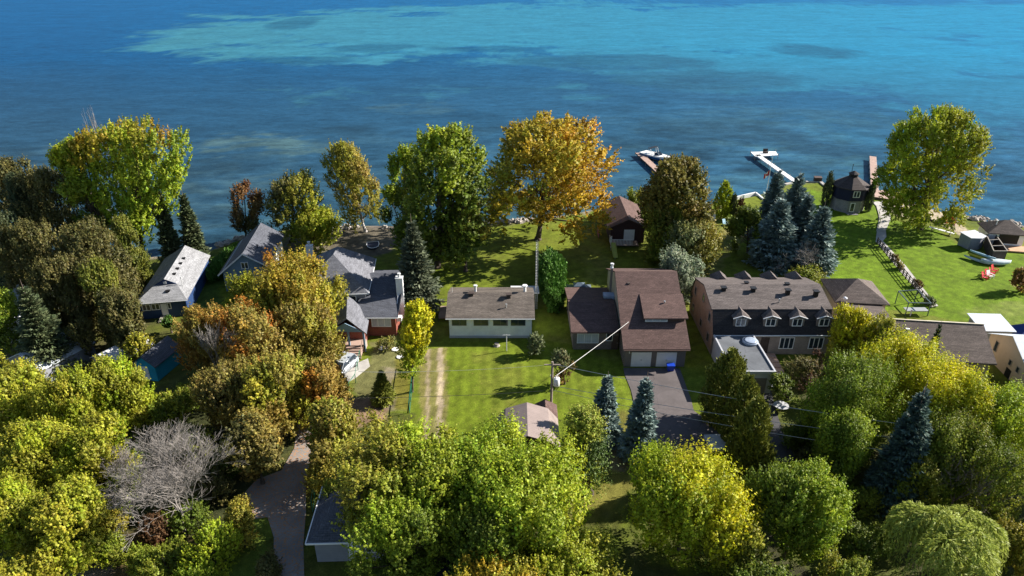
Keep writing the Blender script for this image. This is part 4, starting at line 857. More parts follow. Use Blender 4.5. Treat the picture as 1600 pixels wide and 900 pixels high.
leafp = [(0,.34),(.06,.2),(.14,.24),(.12,.1),(.26,.14),(.22,.04),(.3,-.02),(.12,-.14),(.14,-.2),(.02,-.18),(.02,-.3),(-.02,-.3),(-.02,-.18),(-.14,-.2),(-.12,-.14),(-.3,-.02),(-.22,.04),(-.26,.14),(-.12,.1),(-.14,.24),(-.06,.2)]
b = MB(); b.tri('y', -.12, .02, [(-.62+a*.8, zc-.45+c_) for a, c_ in leafp]); b.build('maple_leaf', MAT['red'], o)
b = MB(); b.tri('y', .12, .02, [(-.62+a*.8, zc-.45+c_) for a, c_ in leafp]); b.build('maple_leaf', MAT['red'], o)
x, y = g(836, 482); zt = height_at(y, 376); t = thing('antenna_mast', 'tall white lattice antenna mast beside the bungalow and cedar hedge', 'mast', (x+.15, y, 0))
b = MB(); tr = [(0, .18), (.16, -.1), (-.16, -.1)]
for a, c_ in tr: b.tube((a, c_, 0), (a, c_, zt), .025, n=5)
b.build('uprights', MAT['wire'], t); b = MB()
n = int(zt/.45)
for i in range(n):
    for j in range(3): a = tr[j]; c_ = tr[(j+1) % 3]; b.tube((a[0], a[1], i*.45), (c_[0], c_[1], i*.45), .02, n=4); b.tube((a[0], a[1], i*.45), (c_[0], c_[1], i*.45+.45), .014, n=4)
b.build('lattice', MAT['wire'], t)
x, y = g(791.5, 548); t = thing('clothes_pole', 'thin grey clothesline pole standing on the front lawn', 'pole', (x, y, 0)); b = MB(); b.tube((0, 0, 0), (0, 0, 2.5), .06, .05, 6); b.build('post', MAT['galv'], t); b = MB(); b.bar((-.5, 0, 2.42), (.5, 0, 2.42), .06); b.build('crossbar', MAT['galv'], t)
x, y = g(776, 540); t = thing('tree_stump', 'low dead stump beside the clothesline pole', 'stump', (x, y, 0)); b = MB(); b.lathe([(.5, 0), (.36, .12), (.3, .35)], 9); b.build('stump', MAT['wood_grey'], t); 
t = thing('yard_light', 'thin lamp post with pale globe beside the dormer house', 'lamp', (*g(1312, 500), 0)); zt = height_at(g(1312, 500)[1], 468); b = MB(); b.tube((0, 0, 0), (0, 0, zt), .06); b.build('post', MAT['galv'], t); b = MB(); b.lathe([(.05, 0), (.3, .12), (.32, .28), (.1, .42)], 12, (0, 0, zt)); b.build('lamp_globe', MAT['lampw'], t, True)
# rail fence on the right lawn
t = thing('rail_fence', 'dark timber rail fence running along the gravel strip', 'fence')
A = Vector(g(1370, 381)); B = Vector(g(1449, 478)); L = (B-A).length; n = 18; d = (B-A)/n
for i in range(n+1): q = A+d*i; b = MB(); b.box(q.x-.07, q.x+.07, q.y-.07, q.y+.07, 0, 1.25); b.build('post', MAT['wood_dark'], t)
for z in (.45, .8, 1.15): b = MB(); b.bar((A.x, A.y, z), (B.x, B.y, z), .05, .1); b.build('rail', MAT['wood_dark'], t)
def fence(name, label, pix, h_=1.2, mat='green_metal', sp=2.5, rails=(1.0,), r=.045):
    t = thing(name, label, 'fence'); P = [Vector(g(*q)) for q in pix]
    for a, c_ in zip(P[:-1], P[1:]):
        L = (c_-a).length; n = max(1, round(L/sp))
        for i in range(n+1): q = a.lerp(c_, i/n); b = MB(); b.tube((q.x, q.y, 0), (q.x, q.y, h_), r, n=6); b.build('post', MAT[mat], t)
        for f in rails: b = MB(); b.bar((a.x, a.y, h_*f-.03), (c_.x, c_.y, h_*f-.03), .05, .07); b.build('rail', MAT[mat], t)
    return t
fence('garden_fence', 'green wire fence edging the wheel-track drive', [(648,572),(640,645)], 1.4, 'green_metal', 2, (1, .1))
fence('garden_fence', 'green wire fence corner on the brick house garden', [(546,612),(556,598),(563,560)], 1.3, 'green_metal', 2.5)
fence('garden_fence', 'green wire fence beside the leafy lane', [(497,735),(489,800)], 1.5, 'green_metal', 2, (1, .1))
fence('side_fence', 'low timber fence left of the navy cottage', [(215,470),(196,505),(190,530)], 1.2, 'wood_grey', 1.6, (1, .5), .06)
t = thing('swing_frame', 'dark metal swing frame behind the brown-roofed house', 'frame')
q = [gp(1404, 455, 2.1), gp(1434, 453, 2.1), gp(1455, 474, 2.1), gp(1420, 473, 2.1)]
b = MB()
for i in range(4): b.bar(q[i], q[(i+1) % 4], .12)
b.build('top_frame', MAT['metal_dark'], t)
for k_ in q: b = MB(); b.bar((k_.x, k_.y, 0), k_, .1); b.build('post', MAT['metal_dark'], t)
b = MB(); c_ = (q[2]+q[3])/2; b.box(c_.x-1.6, c_.x+1.6, c_.y-.1, c_.y+1.0, .7, .85); b.build('seat', MAT['steel'], t)
# deck chairs, toys, bins
x, y = g(1047, 575); t = thing('recycling_bin', 'bright blue recycling bin before the right garage door', 'bin', (x-.1, 73.0, .05)); b = MB(); b.add([(-.38,-.28,0),(.38,-.28,0),(.38,.28,0),(-.38,.28,0),(-.48,-.36,.75),(.48,-.36,.75),(.48,.36,.75),(-.48,.36,.75)], [(0,3,2,1),(0,1,5,4),(1,2,6,5),(2,3,7,6),(3,0,4,7),(4,5,6,7)]); b.build('bin_body', MAT['blue'], t); b = MB(); b.box(-.5, .5, -.39, .39, .75, .83); b.build('lid', MAT['blue'], t)
def lawn_chair(label, x, y, rz, mat, grp=None):
    t = thing('garden_chair', label, 'chair', (x, y, 0), rz, grp)
    b = MB(); b.slab([(-.35, -.4, .4), (.35, -.4, .4), (.35, .3, .33), (-.35, .3, .33)], .05); b.build('seat', MAT[mat], t)
    b = MB(); b.slab([(-.33, .25, .33), (.33, .25, .33), (.4, .6, 1.15), (-.4, .6, 1.15)], .06); b.build('backrest', MAT[mat], t)
    for s in (-1, 1):
        b = MB(); b.box(s*.4-.07, s*.4+.07, -.45, .45, .58, .62); b.build('armrest', MAT[mat], t)
        for yy_ in (-.4, .35): b = MB(); b.box(s*.38-.04, s*.38+.04, yy_-.04, yy_+.04, 0, .58); b.build('leg', MAT[mat], t)
    return t
G = 'red garden chairs by the beach'
for i, (px, py, rz, lab) in enumerate(((1478, 343, 20, 'red garden chair nearest the water beside the beach'), (1487, 346, -40, 'red garden chair next to the pale blue one'), (1480, 350, 60, 'red garden chair on the sandy side of the group'), (1488, 351, 150, 'red garden chair closest to the pale shed'))): lawn_chair(lab, *g(px, py), rz, 'red', G)
lawn_chair('pale blue garden chair beside the red chairs', *g(1495, 347), -60, 'cyan')
G = 'red and white chairs on the lawn'
for i, (px, py, rz, lab) in enumerate(((1538, 436, 40, 'red lawn chair at the left end of the row'), (1543, 432, 30, 'red lawn chair second from the left end'), (1549, 429, 50, 'red lawn chair in the middle right of the row'), (1553, 425, 35, 'red lawn chair at the right end of the row'))): lawn_chair(lab, *g(px, py), rz, 'red', G)
lawn_chair('white lawn chair in the middle of the red row', *g(1546, 434), 20, 'white')
o = MB(); 
x, y = g(1471, 360, .4); t = thing('plank_table', 'long white plank lying across low trestles by the beach', 'table', (x, y, 0), -52); b = MB(); b.box(-2.2, 2.2, -.3, .3, .4, .5); b.build('plank', MAT['white'], t)
for s in (-1.6, 1.6): b = MB(); b.box(s-.06, s+.06, -.25, .25, 0, .4); b.build('trestle', MAT['wood_grey'], t)
x, y = g(1259, 303); t = thing('bird_statue', 'dark perched ornament on the lawn left of the boathouse', 'ornament', (x, y, 0)); b = MB(); b.lathe([(.5, 0), (.45, .2), (.1, .3)], 8); b.build('base_stone', MAT['rock'], t); b = MB(); b.tube((0, 0, .25), (-.15, 0, 1.0), .16, .05); b.tube((-.15, 0, 1.0), (-.4, 0, 1.25), .06, .03); b.build('figure', MAT['black'], t)
x, y = g(583, 385); t = thing('rowing_boat', 'dark squared-off boat with pale rim lying on the shaded beach', 'boat', (x, y, 0), 12)
ou = [(-1.0, 1.3), (-1.1, .2), (-.9, -.9), (-.5, -1.4), (0, -1.55), (.5, -1.4), (.9, -.9), (1.1, .2), (1.0, 1.3)]
b = MB(); b.prism(ou, .05, .3); b.build('hull', MAT['net'], t); b = MB()
for a, c_ in zip(ou[:-1], ou[1:]): b.bar(a+(.36,), c_+(.36,), .1)
b.bar(ou[-1]+(.36,), ou[0]+(.36,), .06); b.build('rim', MAT['white'], t)
x, y = g(1125, 700); t = thing('flat_trailer', 'small white flatbed trailer behind the yellow maple', 'trailer', (x, y, 0), 5); b = MB(); b.box(-1.5, 1.3, -1.2, 1.2, .6, .95); b.build('bed', MAT['metal_white'], t)
for s in (-1.3, 1.3): b = MB(); b.tube((0, s-.1, .32), (0, s+.1, .32), .32, n=14); b.build('wheel', MAT['tyre'], t)
b = MB(); b.bar((1.3, 0, .5), (2.4, 0, .45), .1); b.build('drawbar', MAT['steel'], t)
x, y = g(1219, 641); t = thing('patio_table', 'round pale patio table in shade beside the lower drive', 'table', (x, y, 0)); b = MB(); b.lathe([(.85, .7), (.85, .76)], 20); b.build('tabletop', MAT['stucco_grey'], t); b = MB(); b.tube((0, 0, 0), (0, 0, .7), .12); b.build('pedestal', MAT['stone'], t)
for px, py, lab in ((572+25, 544, 'pale stepping stone nearest the brick house bushes'), (617, 546, 'pale stepping stone under the yellow tree edge'), (625, 558, 'pale stepping stone nearest the yellow tree trunk')):
    x, y = g(px, py); b = MB(); b.lathe([(.5, 0), (.5, .08), (.4, .12)], 12); o = b.build('stepping_stone', MAT['white']); o.location = (x, y, 0); tag(o, lab, 'stone', 'stepping stones in the brick house garden')
# picnic things near the round maple
x, y = g(1102, 330); t = thing('picnic_table', 'small tan picnic table beside the yellow-green shrub', 'table', (x, y, 0), 20)
b = MB(); b.box(-.9, .9, -.4, .4, .72, .78); b.build('tabletop', MAT['wood_new'], t)
for s in (-.85, .85): b = MB(); b.box(-.9, .9, s-.13, s+.13, .42, .46); b.build('seat', MAT['wood_new'], t)
for s in (-.6, .6): b = MB(); b.bar((s, -.8, 0), (s, .3, .72), .07); b.bar((s, .8, 0), (s, -.3, .72), .07); b.build('leg', MAT['wood_new'], t)
lawn_chair('teal garden chair in the shaded yard near the dark cedar', *g(1133, 352), 30, 'cyan'); lawn_chair('white garden chair near the tan picnic table', *g(1113, 345), -30, 'white')
# shore rocks
rng = random.Random(5); rm = []
for k in range(4):
    b = MB(); vs = []; n = 8
    prof = [(.35, 0), (.55, .15), (.5, .38), (.28, .52)]
    b.lathe(prof, n); b.v = [(x_*(1+.35*rng.uniform(-1, 1)), y_*(1+.3*rng.uniform(-1, 1)), z_*(1+.3*rng.uniform(-1, 1))) for x_, y_, z_ in b.v]
    o = b.build('shore_rock', MAT['rock']); rm.append(o.data); 
    if k == 0: rock0 = o
    else: bpy.data.objects.remove(o)
spots = []
for a, c_, n in (((600, 356), (690, 356), 12), ((755, 350), (835, 345), 26), ((940, 324), (1000, 316), 8), ((1480, 335), (1600, 353), 22), ((490, 358), (560, 356), 8), ((340, 384), (385, 370), 6)):
    for i in range(n): s = (i+rng.random())/n; spots.append((a[0]+(c_[0]-a[0])*s, a[1]+(c_[1]-a[1])*s+rng.uniform(-2.2, 2.2)))
for i, (px, py) in enumerate(spots):
    o = rock0 if i == 0 else rock0.copy()
    if i: COL.objects.link(o); o.data = rm[i % 4]
    x, y = g(px, py); k = rng.uniform(.5, 1.5); o.location = (x, y, -.15); o.scale = (k*1.1, k, k*.9); o.rotation_euler = (0, 0, rng.uniform(0, 6)); tag(o, 'grey-brown boulder among many lining the lake shore', 'rock', 'boulders along the shore')
#TREES#
# ------------------------------------------------------------------ vegetation builders
def cards(name, P, A, B, C, mat, parent):
    """leaf-sized rhombi: centre P, half-length vectors A, half-width vectors B, colour C"""
    n = len(P); V = np.stack([P-A, P-A*.15+B, P+A, P-A*.15-B], 1).astype('f').reshape(-1, 3)
    me = bpy.data.meshes.new(name); me.vertices.add(4*n); me.vertices.foreach_set('co', V.ravel())
    me.loops.add(4*n); me.loops.foreach_set('vertex_index', np.arange(4*n, dtype='i'))
    me.polygons.add(n); me.polygons.foreach_set('loop_start', (np.arange(n)*4).astype('i')); me.update(calc_edges=True)
    at = me.color_attributes.new('col', 'FLOAT_COLOR', 'POINT')
    c4 = np.concatenate([np.clip(C, .003, .9), np.ones((n, 1))], 1); at.data.foreach_set('color', np.repeat(c4, 4, 0).astype('f').ravel())
    return link(name, me, mat, parent)
def unit(v): return v/np.maximum(np.linalg.norm(v, axis=-1, keepdims=True), 1e-6)
def perp(A, rng):
    r = rng.normal(size=A.shape); return unit(np.cross(A, r))
PAL = {
 'gold': [(.40,.27,.022), (.36,.21,.02), (.40,.22,.022), (.30,.27,.03), (.38,.31,.03)],
 'orange': [(.38,.22,.03), (.34,.15,.02), (.26,.20,.03), (.40,.11,.02)],
 'yellow': [(.38,.36,.012), (.30,.34,.015), (.42,.37,.012)],
 'yellowgreen': [(.22,.29,.018), (.18,.26,.016), (.30,.32,.02), (.13,.21,.015)],
 'limegreen': [(.20,.28,.018), (.14,.23,.018), (.26,.32,.025), (.11,.18,.015)],
 'green': [(.09,.14,.016), (.12,.17,.02), (.07,.11,.014), (.17,.20,.022)],
 'midgreen': [(.12,.17,.02), (.15,.20,.022), (.09,.13,.015), (.22,.22,.03)],
 'olive': [(.16,.17,.025), (.20,.19,.03), (.12,.13,.02), (.24,.20,.03)],
 'olivegold': [(.24,.24,.022), (.29,.27,.025), (.20,.21,.02), (.33,.29,.03), (.15,.18,.02)],
 'browngold': [(.25,.20,.045), (.30,.21,.05), (.28,.16,.045), (.20,.18,.04), (.34,.26,.06)],
 'rust': [(.22,.09,.03), (.17,.08,.03), (.26,.12,.03)],
 'brownolive': [(.135,.12,.035), (.16,.13,.035), (.10,.10,.03), (.19,.15,.04)],
 'darkmaple': [(.10,.10,.022), (.13,.115,.025), (.08,.09,.02), (.17,.125,.03), (.16,.15,.03)],
 'bluespruce': [(.085,.125,.125), (.11,.155,.15), (.065,.10,.10)],
 'dimspruce': [(.075, .12, .10), (.06, .10, .08), (.09, .13, .11)],
 'spruce': [(.045,.065,.03), (.06,.08,.035), (.08,.09,.04)],
 'greyspruce': [(.10,.115,.07), (.13,.15,.09), (.08,.10,.06)],
 'cedar': [(.055,.10,.02), (.07,.12,.02), (.09,.14,.025)],
 'cedargold': [(.12,.14,.025), (.10,.12,.02), (.17,.17,.03), (.08,.10,.02)],
 'brightcedar': [(.06,.15,.02), (.08,.18,.02), (.10,.20,.03)],
 'silver': [(.22,.26,.17), (.28,.31,.21), (.17,.22,.13)],
 'sage': [(.17,.20,.09), (.21,.24,.12), (.14,.17,.07)],
 'willow': [(.24,.29,.06), (.28,.32,.08), (.20,.26,.05)],
 'burgundy': [(.13,.06,.03), (.10,.06,.03), (.17,.09,.04)],
}
for k_, f_ in (('gold', (1.25, 1.15, 1)), ('limegreen', (1.3, 1.2, 1.1)), ('yellowgreen', (1.2, 1.12, 1)), ('olivegold', (1.14, 1.14, 1.15)), ('yellow', (1.25, 1.2, 1)), ('green', (1.05, 1.02, 1)), ('midgreen', (1.3, 1.2, 1.1)), ('olive', (1.35, 1.25, 1.1)), ('brownolive', (.78, .85, .9)), ('browngold', (1.02, 1.1, 1)), ('willow', (1.2, 1.15, 1)), ('cedargold', (1.25, 1.2, 1)), ('bluespruce', (1.6, 1.5, 1.4)), ('spruce', (1.2, 1.2, 1.2)), ('darkmaple', (1.25, 1.2, 1))):
    PAL[k_] = [tuple(a*b*1.1 for a, b in zip(c, f_)) for c in PAL[k_]]
def pick(rng, pal, n):
    p = np.array(PAL[pal]); w = rng.dirichlet(np.ones(len(p))*1.1, n); return w@p
def trunk_mesh(rng, H, r, tips, parent, mat='bark', lean=(0, 0), split=.3):
    b = MB(); b.tube((0, 0, -.3), (lean[0]*.3, lean[1]*.3, H*split), r*1.15, r*.8, 9)
    b.tube((0, 0, -.35), (0, 0, .5), r*1.7, r*1.1, 9)
    top = Vector((lean[0], lean[1], H*.62)); base_ = Vector((lean[0]*.3, lean[1]*.3, H*split)); b.tube(base_, top, r*.78, r*.4, 8); b.tube(top, (lean[0], lean[1], H*.9), r*.4, r*.08, 6)
    for tp in tips:
        tp = Vector(tp); s = rng.uniform(.0, .9); q = base_.lerp(top, s*.8); mid = q.lerp(tp, .5)+Vector((0, 0, -.06*H*rng.rand())); rr = r*(.5-.25*s)
        b.tube(q, mid, rr, rr*.6, 6, False); b.tube(mid, tp, rr*.6, rr*.15, 5, False)
    return b.build('trunk', MAT[mat], parent, True)
def decid(seed, H, Rad, pal, par, z0=.22, nl=None, N=1100, leaf=.42, shoot=1.5, spike=.6, k=11, shape='round', pal2=None, side2=None, amt=.5, mat='leaf', bark='bark', lobe=1.0, tr=None, trunk=True, blot=.16, spread=1.0, lean=0):
    """crown of many leafy boughs (small clumps) on a lumpy envelope, each clump made of leafy shoots"""
    rng = np.random.RandomState(seed); spike += .35; shoot *= 1.2; k = int(k*1.3)
    cr = min(lobe*(.72+.055*Rad)*1.15, Rad*.5); zb = H*z0; Hc = H-zb
    if nl is None or nl > 20: cr *= 1.08; nl = int(np.clip(1.7*(Rad*1.1)*(Rad+Hc*.75)*1.9/cr**2/2.0, 10, 170))
    h = rng.rand(nl)**.85
    if shape == 'round': env = np.sqrt(np.clip(1-(2*h-.85)**2/1.35, .05, 1))
    elif shape == 'cone': env = np.clip(1.05-h, .08, 1)**.8
    elif shape == 'oval': env = np.clip(np.sin(np.pi*np.clip(h*.86+.1, 0, 1)), .15, 1)**.55
    elif shape == 'vase': env = np.clip(.45+.75*h-1.5*np.clip(h-.75, 0, 1), .2, 1)
    else: env = np.sqrt(np.clip(1-h**2.4, .05, 1))
    th = rng.uniform(0, 6.2832, nl); ph = rng.uniform(0, 6.28, 4)
    env = env*(1+blot*np.sin(2*th+ph[0]+h*2)+blot*.8*np.sin(3*th+ph[1]-h*5)+blot*.6*np.sin(5*th+ph[2]+h*9))
    q = np.where(rng.rand(nl) < .74, rng.uniform(.82, 1.0, nl), rng.uniform(.2, .8, nl))
    lr = cr*rng.uniform(.62, 1.3, nl); vst = 1.1+.35*max(spike, 0)
    rad = np.maximum(np.minimum(Rad*env*q*1.03, Rad*1.12)-lr*.75, 0)*spread
    zc = zb+Hc*h; zc = np.minimum(zc, H-lr*vst-shoot*.35); zc = np.maximum(zc, zb+lr*.3)
    C = np.stack([rad*np.cos(th), rad*np.sin(th), zc], 1); cen = np.array([0, 0, zb+Hc*.35])
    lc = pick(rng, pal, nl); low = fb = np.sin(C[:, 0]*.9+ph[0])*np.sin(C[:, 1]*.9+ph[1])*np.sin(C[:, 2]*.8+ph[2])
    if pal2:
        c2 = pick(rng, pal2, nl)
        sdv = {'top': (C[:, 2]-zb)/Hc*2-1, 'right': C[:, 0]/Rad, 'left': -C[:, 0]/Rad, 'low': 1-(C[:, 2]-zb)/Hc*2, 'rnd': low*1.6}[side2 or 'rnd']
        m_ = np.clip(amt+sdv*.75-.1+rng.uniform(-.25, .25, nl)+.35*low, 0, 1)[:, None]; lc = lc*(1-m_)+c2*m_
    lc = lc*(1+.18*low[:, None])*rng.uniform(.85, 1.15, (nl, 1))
    N = int(N*1.02); w = lr**2; li = rng.choice(nl, int(N*1.9), p=w/w.sum())
    u = unit(rng.normal(size=(len(li), 3))+np.array([0, 0, .45])); st = np.array([1, 1, vst])
    P = C[li]+u*st*lr[li][:, None]*rng.uniform(.6, 1.0, (len(li), 1))
    D2 = np.linalg.norm((P[:, None]-C[None])/st, axis=2)/lr[None]; ok = (D2 < .55).sum(1) == 0
    P = P[ok][:N]; u = u[ok][:N]; li = li[ok][:N]; n = len(P); out = unit(P-cen)
    d = unit(u*.6+out*.45+np.array([0, 0, 1.0])*spike+rng.normal(size=(n, 3))*.18)
    L = shoot*rng.uniform(.45, 1.1, n)
    T = np.clip(np.linspace(0, 1, k)[None, :]+rng.uniform(-.06, .06, (n, k)), 0, 1.05)
    jd = unit(rng.normal(size=(n, k, 3))); j = jd*((1.12-T)**.8*shoot*.155)[..., None]
    Q = (P[:, None]+d[:, None]*(L[:, None]*(T-.3))[..., None]+j).reshape(-1, 3)
    zs = np.percentile(Q[:, 2], 99.6); kz = (H-zb)/(zs-zb); kr = Rad/np.percentile(np.hypot(Q[:, 0], Q[:, 1]), 97.5)
    for q_ in (Q, C): q_[:, 0] += 0; q_[:, 2] = zb+(q_[:, 2]-zb)*kz; q_[:, :2] *= kr; q_[:, 0] += lean*q_[:, 2]/(H*.55)
    nrm = unit(np.repeat(out*.25+u*.5, k, 0)+jd.reshape(-1, 3)*1.05+rng.normal(size=(n*k, 3))*.28+np.array([0, 0, .25]))
    A = unit(np.cross(nrm, rng.normal(size=nrm.shape))); B = np.cross(nrm, A)
    sz = leaf*1.02*rng.uniform(.45, 1.35, (n*k, 1))*(1.1-.4*T.reshape(-1, 1))
    col = lc[li]*rng.uniform(.72, 1.3, (n, 1)); col = np.repeat(col, k, 0)*rng.uniform(.75, 1.28, (n*k, 1))*(1+rng.normal(size=(n*k, 3))*.05)
    cards('crown', Q, A*sz*.5, B*sz*.38, col, MAT[mat], par)
    if trunk:
        sel = rng.permutation(nl)[:min(nl, 16)]; trunk_mesh(rng, H, tr or max(.1, H*.019), [tuple(C[i]) for i in sel], par, bark, (lean*.9, 0), split=max(.1, z0*.8))
def conifer(seed, H, Rad, pal, par, N=360, k=13, leaf=.30, droop=.25, z0=.04, dens=1.0, taper=.85, mat='needle', open_=0.1):
    rng = np.random.RandomState(seed)
    t = (np.arange(N)+rng.rand(N))/N; t = 1-np.sqrt(1-t*.985)          # more branches low down
    z = H*(z0+(1-z0)*t); tier = .62 if H > 6 else .4; z = np.round(z/tier)*tier+rng.normal(0, .07, N); z = np.minimum(z, H*.99); tt = np.clip(z/H, 0, 1); lop = 1+.10*np.sin(np.arange(N)*2.39996+seed)+.12*np.sin(z*2.1+seed); r = Rad*np.clip(1-tt, .0, 1)**1.0*lop*np.where(rng.rand(N) < .14, rng.uniform(.3, .6, N), rng.uniform(.72, 1.14, N))+.06
    th = np.arange(N)*2.39996+rng.uniform(-.3, .3, N)
    az = np.stack([np.cos(th), np.sin(th)], 1)
    s = np.linspace(.18, 1, k)[None]+rng.uniform(-.04, .04, (N, k))
    up = (t*.7+.02)[:, None]; R_ = r[:, None]*s
    Z = z[:, None]+R_*(up-droop)+.18*R_*s**2
    # side sprays widen then narrow
    m = 3; offs = (np.arange(m)-1)/1.0
    wd = (r[:, None]*.30*np.sin(np.pi*np.clip(s*.92, 0, 1)))[..., None]*offs[None, None]
    X = az[:, 0][:, None, None]*R_[..., None]-az[:, 1][:, None, None]*wd; Y = az[:, 1][:, None, None]*R_[..., None]+az[:, 0][:, None, None]*wd
    Zz = Z[..., None]-np.abs(wd)*.25+rng.normal(size=X.shape)*.05
    P = np.stack([X, Y, Zz], -1).reshape(-1, 3); P += rng.normal(size=P.shape)*leaf*.25
    dirv = np.stack([az[:, 0][:, None, None]-az[:, 1][:, None, None]*offs*.6+0*X, az[:, 1][:, None, None]+az[:, 0][:, None, None]*offs*.6+0*X, (up-droop+.15)[..., None]+0*X], -1).reshape(-1, 3)
    A = unit(dirv+rng.normal(size=P.shape)*.28); nr = unit(np.array([0, 0, 1.0])+rng.normal(size=P.shape)*.55); B = unit(np.cross(A, nr))
    sz = leaf*rng.uniform(.7, 1.35, (len(P), 1))
    c = pick(rng, pal, N)*rng.uniform(.8, 1.2, (N, 1)); c = np.repeat(c, k*m, 0)*rng.uniform(.78, 1.25, (len(P), 1))
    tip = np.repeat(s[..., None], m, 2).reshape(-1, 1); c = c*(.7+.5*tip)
    cards('crown', P, A*sz*.85, B*sz*.34, c, MAT[mat], par)
    b = MB(); b.tube((0, 0, -.3), (0, 0, H*.6), H*.018+.05, H*.01, 8); b.tube((0, 0, H*.6), (0, 0, H*.99), H*.01, .02, 6); b.build('trunk', MAT['bark'], par, True)
def cedar(seed, H, Rad, pal, par, N=1500, k=7, leaf=.26, prof=None, upright=1.0, sx_=1, sy_=1, lump=.16, mat='needle'):
    rng = np.random.RandomState(seed)
    prof = prof or [(0, .75), (.15, .95), (.4, 1), (.7, .72), (.9, .34), (1, .04)]
    t = rng.rand(N*2); rr = np.interp(t, [p[0] for p in prof], [p[1] for p in prof]); ok = rng.rand(N*2) < rr**.7+.08; t = t[ok][:N]; rr = rr[ok][:N]; n = len(t)
    th = rng.rand(n)*2*np.pi
    lum = 1+lump*np.sin(th*3+t*9+seed)+lump*.8*np.sin(th*5-t*17+seed*2)+lump*.6*np.sin(th*9+t*31)
    r = Rad*rr*lum*np.where(t > .84, np.sqrt(rng.rand(n)), rng.uniform(.72, 1.0, n)); P = np.stack([r*np.cos(th)*sx_, r*np.sin(th)*sy_, H*t*.97+.1], 1)
    o = np.stack([np.cos(th), np.sin(th), 0*th], 1); d = unit(o*.5+np.array([0, 0, upright])+rng.normal(size=(n, 3))*.25); L = rng.uniform(.5, 1.1, n)*leaf*3.2
    T = rng.uniform(-.2, 1, (n, k)); j = rng.normal(size=(n, k, 3))*leaf*.42*(1.15-T)[..., None]
    Q = (P[:, None]+d[:, None]*(L[:, None]*T)[..., None]+j).reshape(-1, 3)
    A = unit(np.repeat(d, k, 0)+rng.normal(size=Q.shape)*.4); nr = unit(np.repeat(o, k, 0)+rng.normal(size=Q.shape)*.6+np.array([0, 0, .3])); B = unit(np.cross(A, nr))
    sz = leaf*rng.uniform(.7, 1.3, (n*k, 1)); c = pick(rng, pal, n)*rng.uniform(.8, 1.2, (n, 1)); c = np.repeat(c, k, 0)*rng.uniform(.8, 1.22, (n*k, 1))
    cards('crown', Q, A*sz*.7, B*sz*.35, c, MAT[mat], par)
    b = MB(); b.tube((0, 0, -.2), (0, 0, H*.8), .05+H*.014, .03, 7); b.build('trunk', MAT['bark'], par, True)
def bare(seed, H, Rad, par, mat='bare', depth=6, r0=None, spread=.55, up=.25, first=.16, name='branches', rmin=.014):
    rng = random.Random(seed); seg = []; r0 = r0 or H*.014
    def grow(p, d, L, r, lv):
        for i in range(2):
            d = (d+Vector((rng.uniform(-.2, .2), rng.uniform(-.2, .2), rng.uniform(-.08, .16)))).normalized(); q = p+d*L/2
            seg.append((p, q, r, r*.85, lv)); p = q; r *= .85
            if lv >= 3 and i == 0 and rng.random() < .6 and lv < depth: side(p, d, L, r, lv)
        if lv >= depth: return
        for i in range(4 if lv == 0 else rng.choice((2, 2, 3))): side(p, d, L, r*(1 if i else 1.15), lv)
    def side(p, d, L, r, lv):
        a = rng.uniform(0, 6.283); s = spread*rng.uniform(.45, 1.3)*(1.3 if lv == 0 else 1); e = Matrix.Rotation(a, 3, d)@d.orthogonal().normalized()
        nd = (d*math.cos(s)+e*math.sin(s)+Vector((0, 0, up*.35))).normalized(); grow(p, nd, L*rng.uniform(.66, .92), max(r*.68, rmin), lv+1)
    grow(Vector((0, 0, -.2)), Vector((0, 0, 1)), H*first*1.3, r0, 0)
    mx = max(q.z for p, q, *_ in seg); mr = sorted(math.hypot(q.x, q.y) for p, q, *_ in seg)[int(len(seg)*.95)]
    up_ = [q for p, q, ra, rb, lv in seg if lv >= depth-2]; mz = sum(q.z for q in up_)/len(up_); sx_ = sum(q.x for q in up_)/len(up_)/mz; sy_ = sum(q.y for q in up_)/len(up_)/mz
    seg = [(Vector((p.x-sx_*p.z, p.y-sy_*p.z, p.z)), Vector((q.x-sx_*q.z, q.y-sy_*q.z, q.z)), ra, rb, lv) for p, q, ra, rb, lv in seg]
    mr = sorted(math.hypot(q.x, q.y) for p, q, *_ in seg)[int(len(seg)*.95)]
    k = Vector((Rad/mr, Rad/mr, H/mx)); b = MB()
    for p, q, ra, rb, lv in seg: b.tube(Vector([a*c for a, c in zip(p, k)]), Vector([a*c for a, c in zip(q, k)]), ra, rb, 6 if lv < 2 else 3, False)
    return b.build(name, MAT[mat], par)
